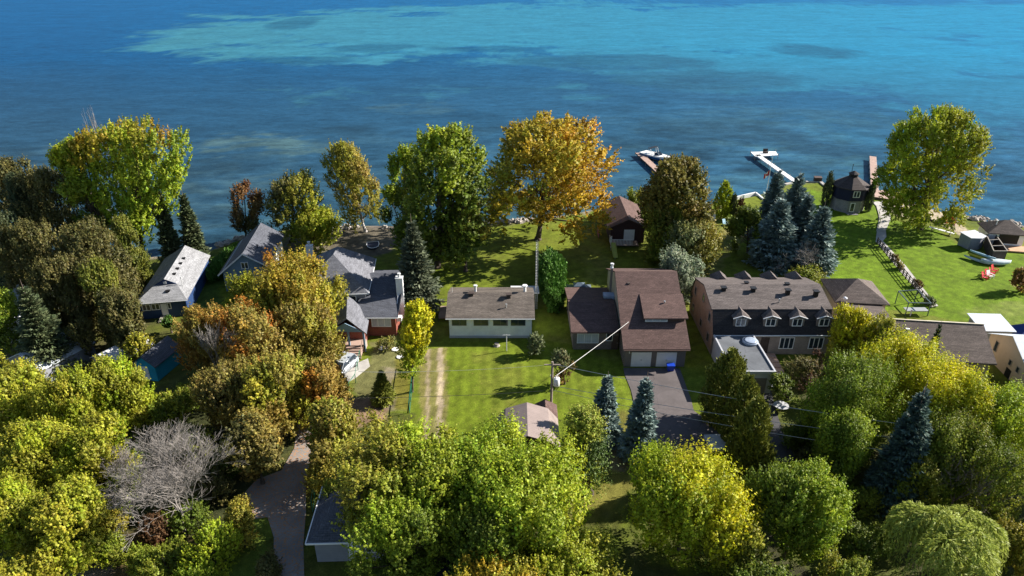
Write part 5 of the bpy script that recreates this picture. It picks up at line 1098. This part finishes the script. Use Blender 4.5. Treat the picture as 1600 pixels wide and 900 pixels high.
def willow(seed, H, Rad, pal, par, N=900, k=20):
    rng = np.random.RandomState(seed); th = rng.rand(N)*6.283; q = np.sqrt(rng.rand(N)); cl = rng.randint(0, 12, N)
    ca = rng.rand(12)*6.283; cr = Rad*np.sqrt(rng.rand(12))*.75; cx_ = cr*np.cos(ca); cy_ = cr*np.sin(ca); cz = H*(.97-.38*(cr/Rad)**2)
    lr = Rad*.30; X = cx_[cl]+lr*q*np.cos(th); Y = cy_[cl]+lr*q*np.sin(th); Z = cz[cl]-lr*.55*q**2
    L = rng.uniform(.25, .62, N)*H*(.45+.7*q); T = np.clip(np.linspace(0, 1, k)[None]+rng.uniform(-.02, .02, (N, k)), 0, 1)
    o = np.stack([np.cos(th), np.sin(th)], 1); f = (.55*(1-(1-T)**2)*.9)
    P = np.stack([X[:, None]+o[:, 0:1]*f, Y[:, None]+o[:, 1:2]*f, Z[:, None]-L[:, None]*T**1.5], -1).reshape(-1, 3)+rng.normal(size=(N*k, 3))*.05
    A = unit(np.stack([np.repeat(o[:, 0:1], k, 1)*(1-T), np.repeat(o[:, 1:2], k, 1)*(1-T), -.25-T], -1).reshape(-1, 3)+rng.normal(size=(N*k, 3))*.35)
    B = perp(A, rng); c = pick(rng, pal, N)*rng.uniform(.8, 1.2, (N, 1)); c = np.repeat(c, k, 0)*rng.uniform(.8, 1.2, (N*k, 1))
    cards('crown', P, A*.20, B*.05, c, MAT['leaf'], par)
    trunk_mesh(rng, H, H*.03, [(cx_[i], cy_[i], cz[i]-1) for i in range(12)], par)
def at_top(px, py, h): x, y = g(px, py, h); return x, y
CNT = [0]
def D(seed, h, rad, par, pal='green', **kw): decid(seed, h, rad, pal, par, **kw)
def Cn(seed, h, rad, par, pal='spruce', **kw): conifer(seed, h, rad, pal, par, **kw)
def Ce(seed, h, rad, par, pal='cedar', **kw): cedar(seed, h, rad, pal, par, **kw)
def Ba(seed, h, rad, par, **kw): bare(seed, h, rad, par, **kw)

def top_py(y, h, rad, z0):
    """image row of the upper outline of a rounded crown standing at depth y"""
    zc = h*(1+z0)/2; b = h*(1-z0)/2
    Z = y*math.cos(PITCH)+(CAMZ-zc)*math.sin(PITCH); V = ((CAMZ-zc)*math.cos(PITCH)-y*math.sin(PITCH))/Z
    th = math.atan2(CAMZ-zc, y); half = math.sqrt((rad*math.sin(th))**2+(b*math.cos(th))**2)/Z
    return 450+FPX*(V-half)
def bisect(f, a, b):
    fa = f(a)
    for _ in range(50):
        m_ = (a+b)/2; fm = f(m_)
        if (fm > 0) == (fa > 0): a = m_
        else: b = m_
    return (a+b)/2
def put(fn, name, label, cat, px, h=None, base_=None, topy=None, wpx=None, rad=None, group=None, **kw):
    """tree by its foot (base_) and upper outline, or by its upper outline and known height"""
    CNT[0] += 1
    soft_ = fn in (D, ); z0 = kw.get('z0', .05) if soft_ else .05
    er = (lambda y, h_: (rad if rad is not None else wpx/2/scale_at(y, h_*.55)))
    top = (lambda y, h_: top_py(y, h_, er(y, h_)*(.92 if soft_ and kw.get('shape') != 'cone' else (.3 if fn is not Ba else .6)), z0))
    if base_ is not None:
        x, y = g(px if len(base_) == 1 else base_[0], base_[-1])
        if h is None: h = bisect(lambda h_: top(y, h_)-topy, .5, 40)
        xc = (px-800)/scale_at(y, h*.55)
        if soft_: kw['lean'] = float(np.clip(xc-x, -5, 5)); 
        else: x = xc
    else:
        y = bisect(lambda y_: top(y_, h)-topy, 20, 160)
        zc = h*.55; x = (px-800)/scale_at(y, zc)
    if rad is None: rad = er(y, h)
    t = thing(name, label, cat, (x, y, 0), 0, group)
    fn(CNT[0]*7+3, h, rad, par=t, **kw)
    # true the crown up to its surveyed width and height
    c = next(o for o in COL.objects if o.parent == t and o.data.name.split('.')[0] in ('crown', 'branches'))
    V = np.empty(len(c.data.vertices)*3, 'f'); c.data.vertices.foreach_get('co', V); V = V.reshape(-1, 3)[::3].astype(float)
    k1 = k3 = 1.0; X, Y = t.location.x, t.location.y
    for _ in range(6):
        A = V*[k1, k1, k3]+[X, Y, 0]; Z = A[:, 1]*math.cos(PITCH)+(CAMZ-A[:, 2])*math.sin(PITCH)
        U = 800+FPX*A[:, 0]/Z; P_ = 450+FPX*((CAMZ-A[:, 2])*math.cos(PITCH)-A[:, 1]*math.sin(PITCH))/Z
        lo, hi = np.percentile(U, [.5, 99.5] if fn is not Cn else [.1, 99.9]); tp = np.percentile(P_, .35)
        if wpx: k1 *= float(np.clip(wpx/(hi-lo), .6, 1.6))
        if topy is None: continue
        if base_ is not None:
            k3 *= float(np.clip(1-(topy-tp)/(FPX*h*k3*.9/Z.mean()), .7, 1.4))
            X += (px-(lo+hi)/2)*Z.mean()/FPX
        else:
            Y -= (topy-tp)/FPX*Z.mean()/max(.3, math.sin(math.atan2(CAMZ-h*.5, Y)))*.8; X += (px-(lo+hi)/2)*Z.mean()/FPX
    t.scale = (k1, k1, k3); t.location = (X, Y, 0)
    return t
# ---- along the shore
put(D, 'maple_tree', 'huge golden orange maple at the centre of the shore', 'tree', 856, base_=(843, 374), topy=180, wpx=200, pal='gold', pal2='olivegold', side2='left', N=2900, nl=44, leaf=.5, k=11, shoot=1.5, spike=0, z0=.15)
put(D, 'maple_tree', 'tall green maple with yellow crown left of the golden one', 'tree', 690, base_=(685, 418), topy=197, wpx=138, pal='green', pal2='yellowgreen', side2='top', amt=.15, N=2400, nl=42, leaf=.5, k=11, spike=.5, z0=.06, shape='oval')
put(D, 'maple_tree', 'lower dark green tree bulging right of the tall green maple', 'tree', 728, base_=(728, 424), topy=285, wpx=70, pal='green', pal2='olive', side2='right', N=900, nl=20, leaf=.45, z0=.08)
put(D, 'maple_tree', 'shorter green tree left of the tall green maple', 'tree', 630, base_=(632, 392), topy=228, wpx=66, pal='green', pal2='yellowgreen', side2='top', N=900, nl=20, leaf=.45, z0=.12)
put(D, 'birch_tree', 'olive gold pale-trunked tree standing by the dark shaded beach', 'tree', 552, base_=(575, 362), topy=222, wpx=92, pal='olivegold', pal2='browngold', side2='rnd', N=1500, nl=26, leaf=.42, z0=.1, bark='bark_pale', spike=.4)
put(D, 'maple_tree', 'broad green maple with orange-tipped top at the left shore', 'tree', 203, base_=(212, 418), topy=186, wpx=175, pal='limegreen', pal2='orange', side2='top', amt=-.12, N=2300, nl=38, leaf=.5, spike=1.0, z0=.25, shape='vase')
put(D, 'maple_tree', 'green tree leaning out on the far left of the orange-tipped maple', 'tree', 125, base_=(160, 420), topy=215, wpx=95, pal='green', pal2='yellowgreen', side2='top', N=900, nl=18, leaf=.45, z0=.35, spike=.7)
put(Ba, 'dead_tree', 'bare grey branches rising behind the orange-tipped maple', 'tree', 165, base_=(170, 405), topy=168, wpx=70, depth=5, first=.25)
put(D, 'oak_tree', 'small rust-brown tree at the left shore opening', 'tree', 387, base_=(385, 375), topy=282, wpx=56, pal='rust', pal2='brownolive', side2='low', N=500, nl=14, leaf=.4, z0=.12, shape='oval')
put(D, 'aspen_tree', 'yellow-olive bushy tree right of the rust-brown one', 'tree', 458, base_=(455, 378), topy=266, wpx=88, pal='olivegold', pal2='brownolive', side2='left', N=900, nl=22, leaf=.42, z0=.15)
put(D, 'aspen_tree', 'yellow-green leafy tree behind the tall blue gable house', 'tree', 494, base_=(492, 386), topy=320, wpx=76, pal='yellowgreen', pal2='olivegold', side2='rnd', N=1000, nl=22, leaf=.4, z0=.12)
put(D, 'maple_tree', 'dense round dark bronze-green maple before the motorboat dock', 'tree', 1057, base_=(1052, 392), topy=246, wpx=108, pal='darkmaple', N=2600, nl=36, leaf=.48, spike=.25, z0=.1, k=11, shape='oval')
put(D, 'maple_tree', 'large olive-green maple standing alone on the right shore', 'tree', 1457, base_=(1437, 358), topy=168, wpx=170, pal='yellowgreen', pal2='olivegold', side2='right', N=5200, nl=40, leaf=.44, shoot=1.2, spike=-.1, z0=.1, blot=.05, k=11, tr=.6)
put(Ce, 'cedar_tree', 'tall dark cedar column on the left of the boathouse', 'tree', 1293, base_=(1297, 322), topy=268, wpx=20, N=500, leaf=.3, pal='spruce')
put(Ce, 'cedar_tree', 'tall dark cedar column on the right of the boathouse', 'tree', 1360, base_=(1352, 330), topy=282, wpx=18, N=450, leaf=.3, pal='spruce')
put(Ce, 'shrub_tree', 'yellow-green egg-shaped tree in the shoreside yard', 'tree', 1130, base_=(1128, 340), topy=283, wpx=30, pal='yellowgreen', N=700, leaf=.3, mat='leaf')
put(Ce, 'cedar_tree', 'narrow dark cedar beside the yellow-green egg-shaped tree', 'tree', 1145, base_=(1143, 342), topy=303, wpx=14, N=300, leaf=.3, pal='spruce')
put(Ce, 'cedar_tree', 'narrow reddish-brown cedar by the shore yard', 'tree', 1156, base_=(1155, 343), topy=308, wpx=16, N=300, leaf=.3, pal='burgundy')
put(D, 'shrub', 'green shrubs against the water behind the lakeside cottage', 'shrub', 990, base_=(985, 335), topy=292, wpx=50, pal='midgreen', N=300, nl=12, leaf=.4, z0=.1, trunk=True)
# ---- middle
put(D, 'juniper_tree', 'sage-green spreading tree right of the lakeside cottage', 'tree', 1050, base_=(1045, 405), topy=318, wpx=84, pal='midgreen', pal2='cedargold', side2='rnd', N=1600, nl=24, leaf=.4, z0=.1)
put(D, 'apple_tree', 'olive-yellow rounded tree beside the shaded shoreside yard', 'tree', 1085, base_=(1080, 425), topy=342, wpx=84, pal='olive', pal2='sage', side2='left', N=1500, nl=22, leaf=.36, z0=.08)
put(D, 'russian_olive', 'silvery green upright bush behind the brown house', 'shrub', 1062, base_=(1068, 475), topy=385, wpx=72, pal='silver', N=900, nl=18, leaf=.34, spike=1.6, z0=.05, shoot=1.6, shape='oval')
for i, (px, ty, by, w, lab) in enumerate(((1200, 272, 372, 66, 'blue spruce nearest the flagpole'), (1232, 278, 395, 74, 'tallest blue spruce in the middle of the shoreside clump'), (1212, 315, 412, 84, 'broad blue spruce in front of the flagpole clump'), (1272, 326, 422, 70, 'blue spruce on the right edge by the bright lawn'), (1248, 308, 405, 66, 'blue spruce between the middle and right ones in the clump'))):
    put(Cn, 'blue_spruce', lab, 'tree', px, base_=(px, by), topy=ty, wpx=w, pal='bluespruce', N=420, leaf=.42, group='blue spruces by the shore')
put(D, 'shrub', 'dark green shrub in the shade left of the blue spruces', 'shrub', 1165, base_=(1165, 395), topy=322, wpx=60, pal='green', N=600, nl=16, leaf=.4, z0=.05)
put(Ba, 'lilac_bush', 'grey twiggy leafless bush behind the dormer house', 'shrub', 1245, base_=(1245, 438), topy=376, wpx=70, depth=6, first=.12, spread=.6)
put(D, 'shrub', 'low green shrub behind the dormer house roof', 'shrub', 1262, base_=(1262, 448), topy=412, wpx=60, pal='midgreen', N=300, nl=10, leaf=.35, z0=.05)
put(Ce, 'cedar_hedge', 'bright green cedar hedge row right of the bungalow', 'hedge', 864, base_=(862, 455), h=4.6, rad=1.75, pal='brightcedar', N=4200, leaf=.28, sy_=4.3, prof=[(0, .9), (.3, 1), (.75, .95), (.92, .7), (1, .3)], lump=.12)
put(Cn, 'spruce_tree', 'grey-green spruce between the brick house and the bungalow', 'tree', 652, base_=(652, 486), topy=350, wpx=74, pal='greyspruce', N=430, leaf=.36)
put(D, 'locust_tree', 'small bright yellow tree by the green wire fence', 'tree', 648, base_=(646, 612), topy=470, wpx=52, pal='yellow', pal2='yellowgreen', side2='low', N=900, nl=20, leaf=.28, shoot=1.0, z0=.2, shape='oval', tr=.12)
put(D, 'shrub', 'pale-leaved small shrub at the bungalow corner', 'shrub', 837, base_=(836, 552), topy=519, wpx=26, pal='sage', N=200, nl=9, leaf=.22, shoot=.5, z0=.12)
put(D, 'shrub', 'pale-leaved small tree left of the transformer cable', 'shrub', 880, base_=(882, 600), topy=545, wpx=36, pal='sage', pal2='rust', side2='low', N=300, nl=12, leaf=.22, shoot=.6, z0=.12)
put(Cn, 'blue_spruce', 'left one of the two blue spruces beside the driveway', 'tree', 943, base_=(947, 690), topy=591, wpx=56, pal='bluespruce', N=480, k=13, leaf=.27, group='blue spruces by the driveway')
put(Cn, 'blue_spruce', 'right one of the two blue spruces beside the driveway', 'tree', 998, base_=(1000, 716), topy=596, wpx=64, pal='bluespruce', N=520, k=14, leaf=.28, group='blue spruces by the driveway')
put(D, 'larch_tree', 'feathery green larch left of the driveway spruces', 'tree', 915, base_=(920, 772), topy=632, wpx=76, pal='cedar', pal2='midgreen', side2='rnd', N=1100, nl=26, leaf=.2, shoot=1.2, spike=-.1, z0=.04, shape='cone', k=16, mat='needle')
put(Ce, 'cedar_tree', 'tall golden-green cedar beside the flat-roofed garage', 'tree', 1135, base_=(1140, 662), topy=547, wpx=78, pal='cedargold', N=2600, leaf=.25)
put(Ce, 'cedar_tree', 'golden-green cedar nearest the camera in the driveway row', 'tree', 1172, base_=(1176, 752), topy=622, wpx=72, pal='cedargold', N=2300, leaf=.24)
put(Ce, 'cedar_tree', 'golden-green cedar between the garage cedar and the nearest one', 'tree', 1158, base_=(1158, 702), topy=588, wpx=62, pal='cedargold', N=1800, leaf=.24)
put(D, 'smoke_bush', 'dark bare-looking bush before the dormer house windows', 'shrub', 1262, base_=(1262, 600), topy=545, wpx=80, pal='burgundy', pal2='brownolive', side2='rnd', N=420, nl=14, leaf=.2, shoot=.8, z0=.08)
put(D, 'shrub', 'dark leafy shrub beside the red garden steps', 'shrub', 1222, base_=(1226, 625), topy=582, wpx=40, pal='green', N=250, nl=9, leaf=.22, shoot=.6, z0=.05)
put(D, 'maple_tree', 'bright yellow rounded tree right of the dormer house', 'tree', 1335, h=7.5, topy=477, wpx=78, pal='yellow', pal2='olivegold', side2='low', N=1500, nl=26, leaf=.26, shoot=.9, z0=.1)
put(D, 'locust_tree', 'loose olive-yellow tree against the long brown roof', 'tree', 1385, h=8, topy=490, wpx=66, pal='olivegold', pal2='sage', side2='low', N=900, nl=20, leaf=.26, shoot=.9, z0=.1)
put(Cn, 'spruce_tree', 'slim dark blue spruce in front of the long brown roof', 'tree', 1451, h=8.5, topy=509, wpx=40, pal='spruce', N=300, leaf=.26)
# yards of the brick house
put(Cn, 'spruce_tree', 'squat golden-green spruce on the brick house front garden', 'tree', 598, base_=(598, 628), topy=582, wpx=40, pal='cedargold', N=220, leaf=.24)
put(D, 'shrub', 'low bushes along the brick house front wall', 'shrub', 605, base_=(604, 546), topy=524, wpx=34, pal='olive', pal2='sage', side2='rnd', N=160, nl=9, leaf=.2, shoot=.5, z0=.05)
put(D, 'maple_tree', 'yellow-green maple with orange tips before the brick house', 'tree', 458, h=12.5, topy=393, wpx=155, pal='olivegold', pal2='orange', side2='top', amt=.25, N=2300, nl=38, leaf=.36, shoot=1.7, spike=1.2, z0=.25)
put(D, 'maple_tree', 'small green-gold maple before the tall blue gable house', 'tree', 382, h=9, topy=425, wpx=62, pal='yellowgreen', pal2='olivegold', side2='top', N=700, nl=16, leaf=.33, spike=1.2, z0=.2)
BG = 'brown-gold maples left of centre'
for px, ty, h, w, p2, lab in ((322, 476, 10, 96, 'orange', 'orange-brown maple right of the teal shed'), (395, 468, 11, 120, 'orange', 'large brown-gold maple in the middle of the left grove'), (480, 462, 10, 110, 'olivegold', 'brown-olive maple left of the silver car'), (350, 560, 9, 100, 'brownolive', 'dark brown-gold maple behind the bare grey tree'), (430, 550, 10, 120, 'olivegold', 'brown-gold maple overhanging the leafy lane'), (505, 560, 8, 80, 'orange', 'sparse pinkish-brown maple by the silver car'), (395, 640, 8, 90, 'brownolive', 'dark olive-brown tree left of the leafy lane'), (520, 625, 8, 76, 'yellowgreen', 'golden tree right of the leafy lane')):
    put(D, 'maple_tree', lab, 'tree', px, h=h, topy=ty, wpx=w, pal='browngold', pal2=p2, side2='rnd', amt=.22 if p2 == 'orange' else .5, N=1700, nl=28, leaf=.3, shoot=1.2, spike=.7, z0=.18, group=BG, k=10)
put(Ba, 'dead_tree', 'slender bare grey tree among the brown-gold maples', 'tree', 338, h=11, topy=505, wpx=66, depth=6, first=.22, spread=.42)
put(Ba, 'dead_tree', 'wide bare silver-grey tree at the lower left', 'tree', 262, h=11.5, topy=662, wpx=200, depth=8, first=.09, spread=.5, r0=.16, rmin=.011)
put(Ba, 'dead_tree', 'smaller bare grey tree crossing the wide silver-grey one', 'tree', 205, h=7.5, topy=700, wpx=120, depth=8, first=.14, spread=.5)
# ---- left grove
for px, ty, h, w, pl, lab, fn in ((30, 247, 17, 110, 'brownolive', 'tall dark fir at the far left edge', 'Ce'), (96, 262, 17, 140, 'brownolive', 'large brown-olive cedar second from the left edge', 'Ce'), (150, 345, 15, 130, 'brownolive', 'massive brown-olive cedar above the white-roofed garage', 'Ce'), (165, 405, 13, 76, 'cedargold', 'olive cedar left of the navy cottage', 'Ce'), (205, 338, 12, 60, 'cedargold', 'olive cedar behind the navy cottage left corner', 'Ce'), (55, 345, 14, 130, 'brownolive', 'dark spruce deep in the left grove', 'Ce'), (15, 330, 14, 90, 'spruce', 'dark spruce cut by the left frame edge', 'Ce'), (105, 400, 13, 120, 'brownolive', 'olive-brown cedar in front of the massive one at left', 'Ce'), (45, 270, 16, 70, 'spruce', 'green-tipped slim conifer between the two tallest left cedars', 'Ce'), (190, 450, 10, 70, 'brownolive', 'shorter olive cedar touching the navy cottage yard', 'Ce')):
    put(D, 'cedar_tree', lab, 'tree', px, h=h, topy=ty, wpx=w, pal=pl, N=2500, leaf=.36, k=10, shape='oval', spike=.5, shoot=1.2, z0=.02, blot=.22)
put(Cn, 'spruce_tree', 'dark spruce left of the shore gap by the navy cottage', 'tree', 303, base_=(305, 412), topy=306, wpx=50, pal='spruce', N=330, leaf=.4)
put(Cn, 'spruce_tree', 'dark spruce just left of the shore gap pair', 'tree', 266, base_=(268, 415), topy=300, wpx=50, pal='spruce', N=330, leaf=.4)
put(Ba, 'dead_tree', 'thin dead grey tree between the left cedars and maple', 'tree', 168, h=10, topy=312, wpx=40, depth=5)
put(Cn, 'spruce_tree', 'dark green spruce overhanging the white-roofed garage', 'tree', 78, h=13.5, topy=452, wpx=105, pal='spruce', N=520, leaf=.3)
put(D, 'maple_tree', 'green maple at the left edge above the yellow trees', 'tree', 18, h=10, topy=452, wpx=90, pal='green', pal2='limegreen', side2='top', N=900, nl=20, leaf=.33, z0=.15)
put(D, 'elm_tree', 'small brown-olive tree between the two white roofs', 'tree', 125, h=7, topy=494, wpx=46, pal='brownolive', N=450, nl=12, leaf=.26, shoot=.8, z0=.25)
put(D, 'shrub', 'yellow-leaved tree beside the bright white shed roof', 'tree', 216, h=5.5, topy=520, wpx=50, pal='olivegold', N=450, nl=12, leaf=.25, shoot=.8, z0=.15)
YG = 'olive-gold maples at the lower left'
for px, ty, h, w, lab in ((30, 560, 11, 130, 'olive-gold maple at the left edge, farthest back'), (110, 575, 11, 130, 'olive-gold maple below the white-roofed garage'), (185, 556, 10.5, 110, 'olive-gold maple reaching towards the teal shed'), (60, 655, 10, 150, 'olive-gold maple in the middle of the lower left grove'), (150, 645, 10, 130, 'olive-gold maple left of the wide bare grey tree'), (25, 740, 9, 130, 'olive-gold maple at the left edge, nearest the camera'), (110, 745, 9, 120, 'olive-gold maple above the bare soil patch')):
    put(D, 'maple_tree', lab, 'tree', px, h=h, topy=ty, wpx=w, pal='olivegold', pal2='yellowgreen', side2='rnd', amt=.3, N=2000, nl=32, leaf=.27, shoot=1.1, spike=.3, z0=.15, group=YG, k=11)
put(D, 'maple_tree', 'golden bush in the bottom left corner', 'tree', 45, h=6, topy=845, wpx=130, pal='olivegold', N=900, nl=20, leaf=.24, shoot=.8, z0=.1)
for px, ty, h, w, pl, lab in ((330, 812, 5, 96, 'yellowgreen', 'yellow-green bush left of the grassy lane edge'), (375, 775, 5, 50, 'olive', 'olive bush where the lane bends'), (262, 838, 3.5, 90, 'midgreen', 'green undergrowth bush below the bare grey tree'), (305, 870, 3, 80, 'limegreen', 'bright green bush at the lower left edge of the lane'), (240, 800, 3, 50, 'burgundy', 'dark red shrub at the foot of the bare grey tree'), (180, 830, 3, 50, 'midgreen', 'small green shrub beside the bare soil patch')):
    put(D, 'shrub', lab, 'shrub', px, h=h, topy=ty, wpx=w, pal=pl, N=600, nl=14, leaf=.2, shoot=.7, z0=.03)
put(D, 'shrub', 'dark green shrub mass between teal shed and bare trees', 'shrub', 275, h=5, topy=600, wpx=90, pal='green', pal2='midgreen', side2='rnd', N=700, nl=18, leaf=.25, shoot=.8, z0=.04)
put(D, 'shrub', 'green shrub in shade beside the navy cottage steps', 'shrub', 262, base_=(266, 520), topy=492, wpx=22, pal='brightcedar', N=150, nl=8, leaf=.25, shoot=.5, z0=.05)
put(Ce, 'hedge', 'clipped green hedge running beside the tall blue gable house', 'hedge', 352, base_=(352, 418), h=1.6, rad=1.4, pal='brightcedar', N=1500, leaf=.22, sy_=4.5, prof=[(0, .95), (.8, 1), (1, .85)], lump=.05)
# ---- bottom centre and right
put(D, 'maple_tree', 'bright lime maple in the foreground before the barn shed', 'tree', 812, h=11.0, topy=655, wpx=205, pal='limegreen', pal2='yellowgreen', side2='right', N=3000, nl=46, leaf=.26, shoot=2.2, spike=1.9, z0=.2, k=14)
put(D, 'maple_tree', 'lime maple left of the brightest foreground one', 'tree', 735, h=10, topy=690, wpx=130, pal='limegreen', pal2='green', side2='low', N=1900, nl=32, leaf=.25, shoot=2.0, spike=1.7, z0=.15)
put(D, 'ash_tree', 'loose olive-green ash right of the leafy lane', 'tree', 600, h=11.5, topy=648, wpx=150, pal='olive', pal2='limegreen', side2='right', N=1800, nl=34, leaf=.25, shoot=1.2, spike=.7, z0=.2)
put(D, 'ash_tree', 'loose green ash with dark limbs near the wheel tracks', 'tree', 668, h=11, topy=668, wpx=130, pal='midgreen', pal2='yellowgreen', side2='top', N=1700, nl=32, leaf=.25, shoot=1.2, spike=.9, z0=.2)
put(D, 'maple_tree', 'green maple shading the grey hip-roofed garage', 'tree', 622, h=9.5, topy=765, wpx=155, pal='green', pal2='limegreen', side2='top', N=1900, nl=32, leaf=.24, shoot=1.1, spike=.6, z0=.15)
put(D, 'maple_tree', 'dark green maple at the bottom centre of the frame', 'tree', 765, h=8.5, topy=770, wpx=150, pal='green', pal2='limegreen', side2='rnd', N=1900, nl=30, leaf=.23, shoot=1.0, spike=.8, z0=.15)
put(D, 'locust_tree', 'golden feathery tree at the bottom centre edge', 'tree', 775, h=7, topy=838, wpx=150, pal='olivegold', pal2='gold', side2='rnd', amt=.25, N=1500, nl=26, leaf=.2, shoot=1.0, spike=.9, z0=.1)
put(D, 'locust_tree', 'golden feathery tree at the bottom below the dry lawn', 'tree', 905, h=7, topy=822, wpx=150, pal='olivegold', pal2='yellowgreen', side2='left', N=1500, nl=28, leaf=.2, shoot=1.0, spike=1.0, z0=.1)
put(D, 'maple_tree', 'yellow-green maple at the bottom right of the driveway spruces', 'tree', 1082, h=10.5, topy=692, wpx=190, pal='yellowgreen', pal2='yellow', side2='right', N=2600, nl=42, leaf=.25, shoot=1.7, spike=1.2, z0=.2, k=13)
put(D, 'maple_tree', 'rounded fresh-green maple with one gold bough, bottom right', 'tree', 1245, h=10, topy=720, wpx=165, pal='limegreen', pal2='green', side2='left', N=2500, nl=38, leaf=.25, shoot=1.2, spike=.6, z0=.2, k=13)
put(D, 'maple_tree', 'olive maple low between the two bottom right maples', 'tree', 1140, h=7.5, topy=800, wpx=110, pal='olivegold', pal2='green', side2='low', N=1200, nl=22, leaf=.23, shoot=1.0, spike=.6, z0=.1)
RG = 'yellow-green larches at the right'
for px, ty, h, w, p1, p2, lab in ((1330, 552, 12, 150, 'limegreen', 'green', 'yellow-green larch left in the right grove'), (1400, 520, 12, 150, 'yellowgreen', 'yellow', 'gold-tinted larch before the long brown roof'), (1480, 560, 12, 150, 'yellowgreen', 'yellow', 'yellow-green larch before the tan metal-roofed building'), (1560, 600, 11, 120, 'yellowgreen', 'limegreen', 'yellow-green larch at the right edge'), (1318, 640, 9, 90, 'green', 'limegreen', 'dark green larch above the shaded drive'), (1480, 640, 10, 130, 'green', 'midgreen', 'dark green maple right of the big blue spruce')):
    put(D, 'larch_tree', lab, 'tree', px, h=h, topy=ty, wpx=w, pal=p1, pal2=p2, side2='top', N=2100, nl=36, leaf=.24, shoot=2.2, spike=1.3, z0=.12, group=RG, k=14)
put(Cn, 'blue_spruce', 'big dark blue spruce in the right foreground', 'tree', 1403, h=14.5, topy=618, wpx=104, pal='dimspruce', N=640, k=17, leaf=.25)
put(Ba, 'dead_tree', 'nearly leafless dark tree right of the big blue spruce', 'tree', 1520, h=9, topy=690, wpx=130, depth=6, mat='bare_dark', spread=.55)
put(D, 'ash_tree', 'sparse dark green tree at the right edge', 'tree', 1560, h=9, topy=685, wpx=140, pal='midgreen', pal2='green', side2='rnd', N=900, nl=26, leaf=.23, shoot=1.1, z0=.15)
put(lambda s_, h, r, par: willow(s_, h, r, 'willow', par), 'willow_tree', 'weeping willow with pale drooping strands, bottom right', 'tree', 1478, h=8.0, topy=786, wpx=185)
put(D, 'shrub', 'olive bush in the bottom right corner', 'shrub', 1585, h=5, topy=810, wpx=90, pal='olive', pal2='olivegold', side2='rnd', N=700, nl=16, leaf=.22, shoot=.8, z0=.05)
put(D, 'shrub', 'dark shrub in the shade beside the lower drive', 'shrub', 1290, h=4, topy=630, wpx=90, pal='green', N=500, nl=14, leaf=.24, shoot=.8, z0=.03)
put(D, 'shrub', 'small reddish-brown bush on the right lawn', 'shrub', 1594, base_=(1592, 455), topy=418, wpx=30, pal='rust', pal2='olive', side2='rnd', N=260, nl=10, leaf=.28, shoot=.6, z0=.1)
for px, py, lab in ((1400, 408, 'round dark bush on the rail fence, farther up'), (1407, 420, 'round dark bush on the rail fence, second down'), (1434, 448, 'brownish bush on the rail fence, nearest the swing frame')):
    put(D, 'shrub', lab, 'shrub', px, base_=(px, py), h=1.3, rad=.8, pal='burgundy', pal2='olive', side2='rnd', N=90, nl=6, leaf=.22, shoot=.4, z0=.03)
put(D, 'shrub', 'grey-green bush where the rail fence meets the swing frame', 'shrub', 1454, base_=(1454, 478), h=1.6, rad=1.1, pal='sage', N=140, nl=7, leaf=.22, shoot=.5, z0=.03)

UN = [(200, 690, 3, 80, 'green'), (300, 660, 4, 70, 'midgreen'), (330, 730, 3, 70, 'brownolive'), (290, 770, 2.5, 80, 'green'), (350, 690, 3, 60, 'green'), (230, 850, 2.5, 70, 'midgreen'), (170, 790, 3, 60, 'olive'), (505, 700, 4, 60, 'olive'), (530, 745, 4, 60, 'midgreen'), (420, 860, 2.2, 40, 'brownolive')]
UL = ['dark green undergrowth bush left of the bare grey tree', 'green undergrowth bush behind the bare grey tree', 'brownish undergrowth bush between bare tree and lane', 'dark undergrowth bush at the right foot of the bare tree', 'dark bush under the brown-gold maples by the lane', 'green bush at the bottom below the bare grey tree', 'olive bush left of the bare soil patch shrub', 'olive bush along the green fence right of the lane', 'green bush behind the grey hip-roofed garage', 'low brownish bush on the grass strip left of the lane']
for (px, ty, h, w, pl), lab in zip(UN, UL):
    put(D, 'shrub', lab, 'shrub', px, h=h, topy=ty, wpx=w, pal=pl, N=480, nl=12, leaf=.2, shoot=.7, z0=.03)

for (px, ty, h, w, pl, lab) in ((1185, 858, 6, 110, 'green', 'dark green tree at the bottom edge between two maples'), (1330, 862, 5.5, 110, 'midgreen', 'green tree at the bottom edge left of the willow'), (1440, 700, 7, 90, 'midgreen', 'green tree behind the weeping willow')):
    put(D, 'maple_tree', lab, 'tree', px, h=h, topy=ty, wpx=w, pal=pl, N=1000, nl=20, leaf=.24, shoot=1.0, z0=.08)
for (x, y, h, lab) in ((62, 47, 12, 'green maple just beyond the right frame edge, nearest the camera'), (66, 56, 13, 'green maple just beyond the right frame edge, farther back'), (57, 38, 11, 'green maple low beyond the bottom right corner')):
    tt = thing('maple_tree', lab, 'tree', (x, y, 0)); decid(int(x*3), h, 6.5, 'midgreen', tt, N=900, leaf=.4, z0=.15)
for (px, ty, h, w, pl, lab) in ((1350, 810, 3, 90, 'green', 'dark shrub between the bottom right maple and the willow'), (1345, 760, 3, 70, 'midgreen', 'shaded shrub left of the big blue spruce foot'), (1250, 660, 3, 60, 'green', 'dark shrub just right of the shaded drive'), (1270, 700, 2.5, 60, 'brownolive', 'brown shrub right of the shaded drive, nearer the camera'), (1560, 790, 3, 70, 'midgreen', 'shaded shrub behind the weeping willow'), (1300, 590, 3.5, 60, 'green', 'dark shrub under the larches beside the brick house')):
    put(D, 'shrub', lab, 'shrub', px, h=h, topy=ty, wpx=w, pal=pl, N=480, nl=12, leaf=.2, shoot=.7, z0=.03)
